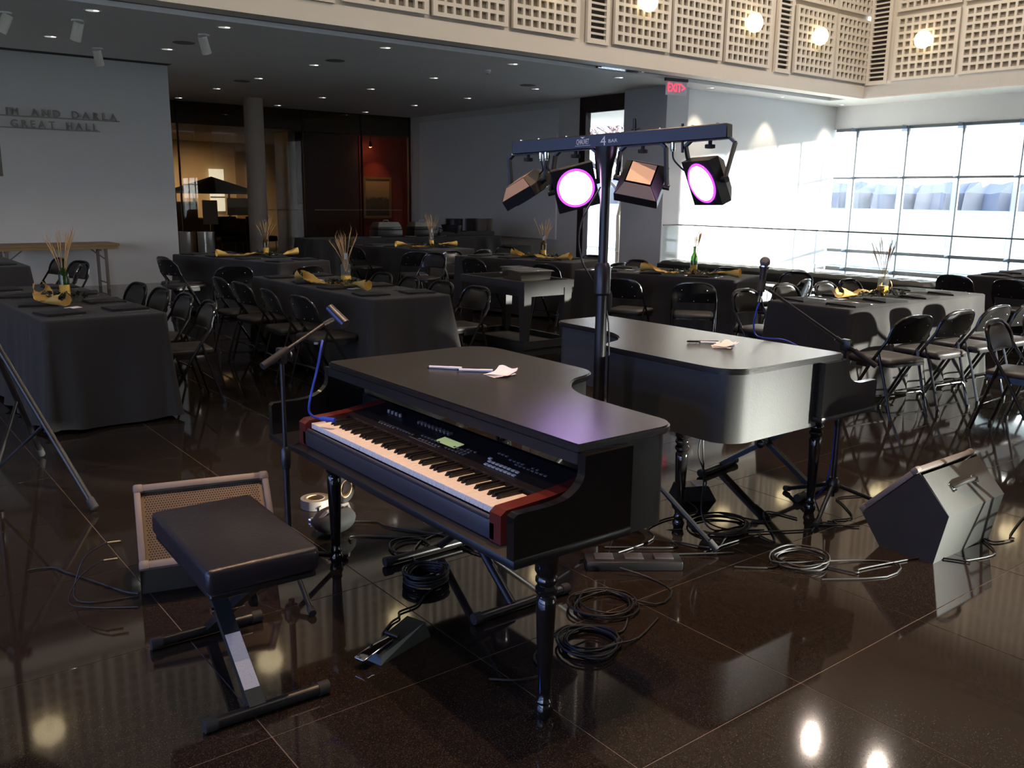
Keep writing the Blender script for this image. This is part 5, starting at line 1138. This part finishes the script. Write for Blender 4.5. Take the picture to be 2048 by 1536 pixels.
coil('coiled_cable', 'second loose coil of black cable, below the foot switch', (2.28, 2.32), .12, 6, 3, [(2.45, 2.2, .008), (2.6, 2.25, .005), (2.62, 2.4, .005), (2.55, 2.5, .03)])
coil('coiled_cable', 'black cable loops on the floor below the sunlit piano side', (3.35, 2.62), .15, 4, 4, [(3.6, 2.5, .005), (3.75, 2.7, .005)])
coil('coiled_cable', 'tangle of cable at the foot of the rear piano leg', (3.30, 2.12), .12, 5, 5, [(3.5, 1.98, .006), (3.62, 1.84, .005), (3.45, 1.80, .005), (3.2, 1.95, .005)])
coil('coiled_cable', 'single hoop of cable left under the foreground keyboard', (1.98, 3.28), .09, 2, 6, [(2.2, 3.2, .005), (2.3, 3.0, .005)])
rg = random.Random(5)
def wander(p, q, amp, n=7):
    P = [];
    for i in range(n + 1):
        t = i / n; P.append((p[0] + (q[0] - p[0]) * t + (rg.uniform(-amp, amp) if 0 < i < n else 0), p[1] + (q[1] - p[1]) * t + (rg.uniform(-amp, amp) if 0 < i < n else 0), .0055 + rg.uniform(0, .002)))
    return P
for a, b_, amp, l in (((1.75, 3.75), (2.45, 2.95), .14, 'black cable wandering from the gear pouch under the foreground piano'), ((1.8, 3.5), (2.7, 3.3), .12, 'black cable under the tail of the foreground piano'),
                      ((2.5, 2.7), (3.5, 2.95), .12, 'black cable from the foot switch to the direct box'), ((2.7, 2.75), (3.9, 2.2), .12, 'black cable crossing below the rear piano towards the stand'),
                      ((2.9, 2.5), (3.75, 2.45), .15, 'black cable snaking past the light stand foot'), ((3.0, 2.25), (3.9, 1.66), .10, 'black cable running to the right wedge monitor'),
                      ((3.9, 1.68), (4.7, 1.75), .12, 'black cable looping out behind the right wedge monitor'), ((2.2, 3.5), (2.9, 3.6), .1, 'black cable behind the foreground piano tail'),
                      ((.86, 3.5), (.55, 4.0), .05, 'thin cable leaving the left wedge monitor'), ((1.47, 2.63), (1.85, 2.86), .03, 'thin lead from the sustain pedal'),
                      ((3.65, 2.3), (4.35, 2.45), .1, 'black cable around the right microphone stand'), ((1.6, 2.15), (2.3, 2.2), .1, 'black cable past the front piano leg')):
    cable('floor_cable', l, wander(a, b_, amp), .0042, k=5)
for i, (x, y) in enumerate(((.735, 3.62), (.705, 3.57))):
    t = thing('jack_plug', 'small brass jack plug in the left monitor side, %s' % ('upper' if i == 0 else 'lower'), 'plug', (x + .10, y - .02, .20 - i * .05), R(165))
    MB().cyl((.0, 0, 0), (.05, 0, 0), .006, n=10).build('barrel', 'plug', t); MB().cyl((.05, 0, 0), (.062, 0, 0), .0045, n=10).build('strain_relief', 'rubber', t)
    cable('jack_lead', 'thin black lead looping from the %s jack plug of the left monitor' % ('upper' if i == 0 else 'lower'), [(x + .04, y - .005, .20 - i * .05), (x - .04, y, .15 - i * .05), (x - .09, y - .03, .02), (x - .03 + .02 * i, y - .10, .005), (x + .12, y - .14 - .05 * i, .005)], .003)
hang = thing('hanging_cables', 'pair of cables dangling from under the rear piano to the floor', 'cable', (3.28, 2.75, 0))
for i in range(2): MB().tube(spline([(.0 + .03 * i, -.05, .53), (-.02, -.08 + .03 * i, .38), (.02 + .02 * i, -.06, .22), (-.03, -.1, .08), (.05 * i, -.16, .005), (.2, -.2 - .1 * i, .005)], 5), .004, 6).build('strand', 'cable', hang)
cable('arched_cables', 'black cable arching up behind the foreground piano lid by the table end', [(3.25, 4.95, .01), (3.3, 5.0, .25), (3.5, 4.95, .42), (3.75, 4.9, .45), (3.95, 4.85, .30), (4.0, 4.85, .02)], .005)
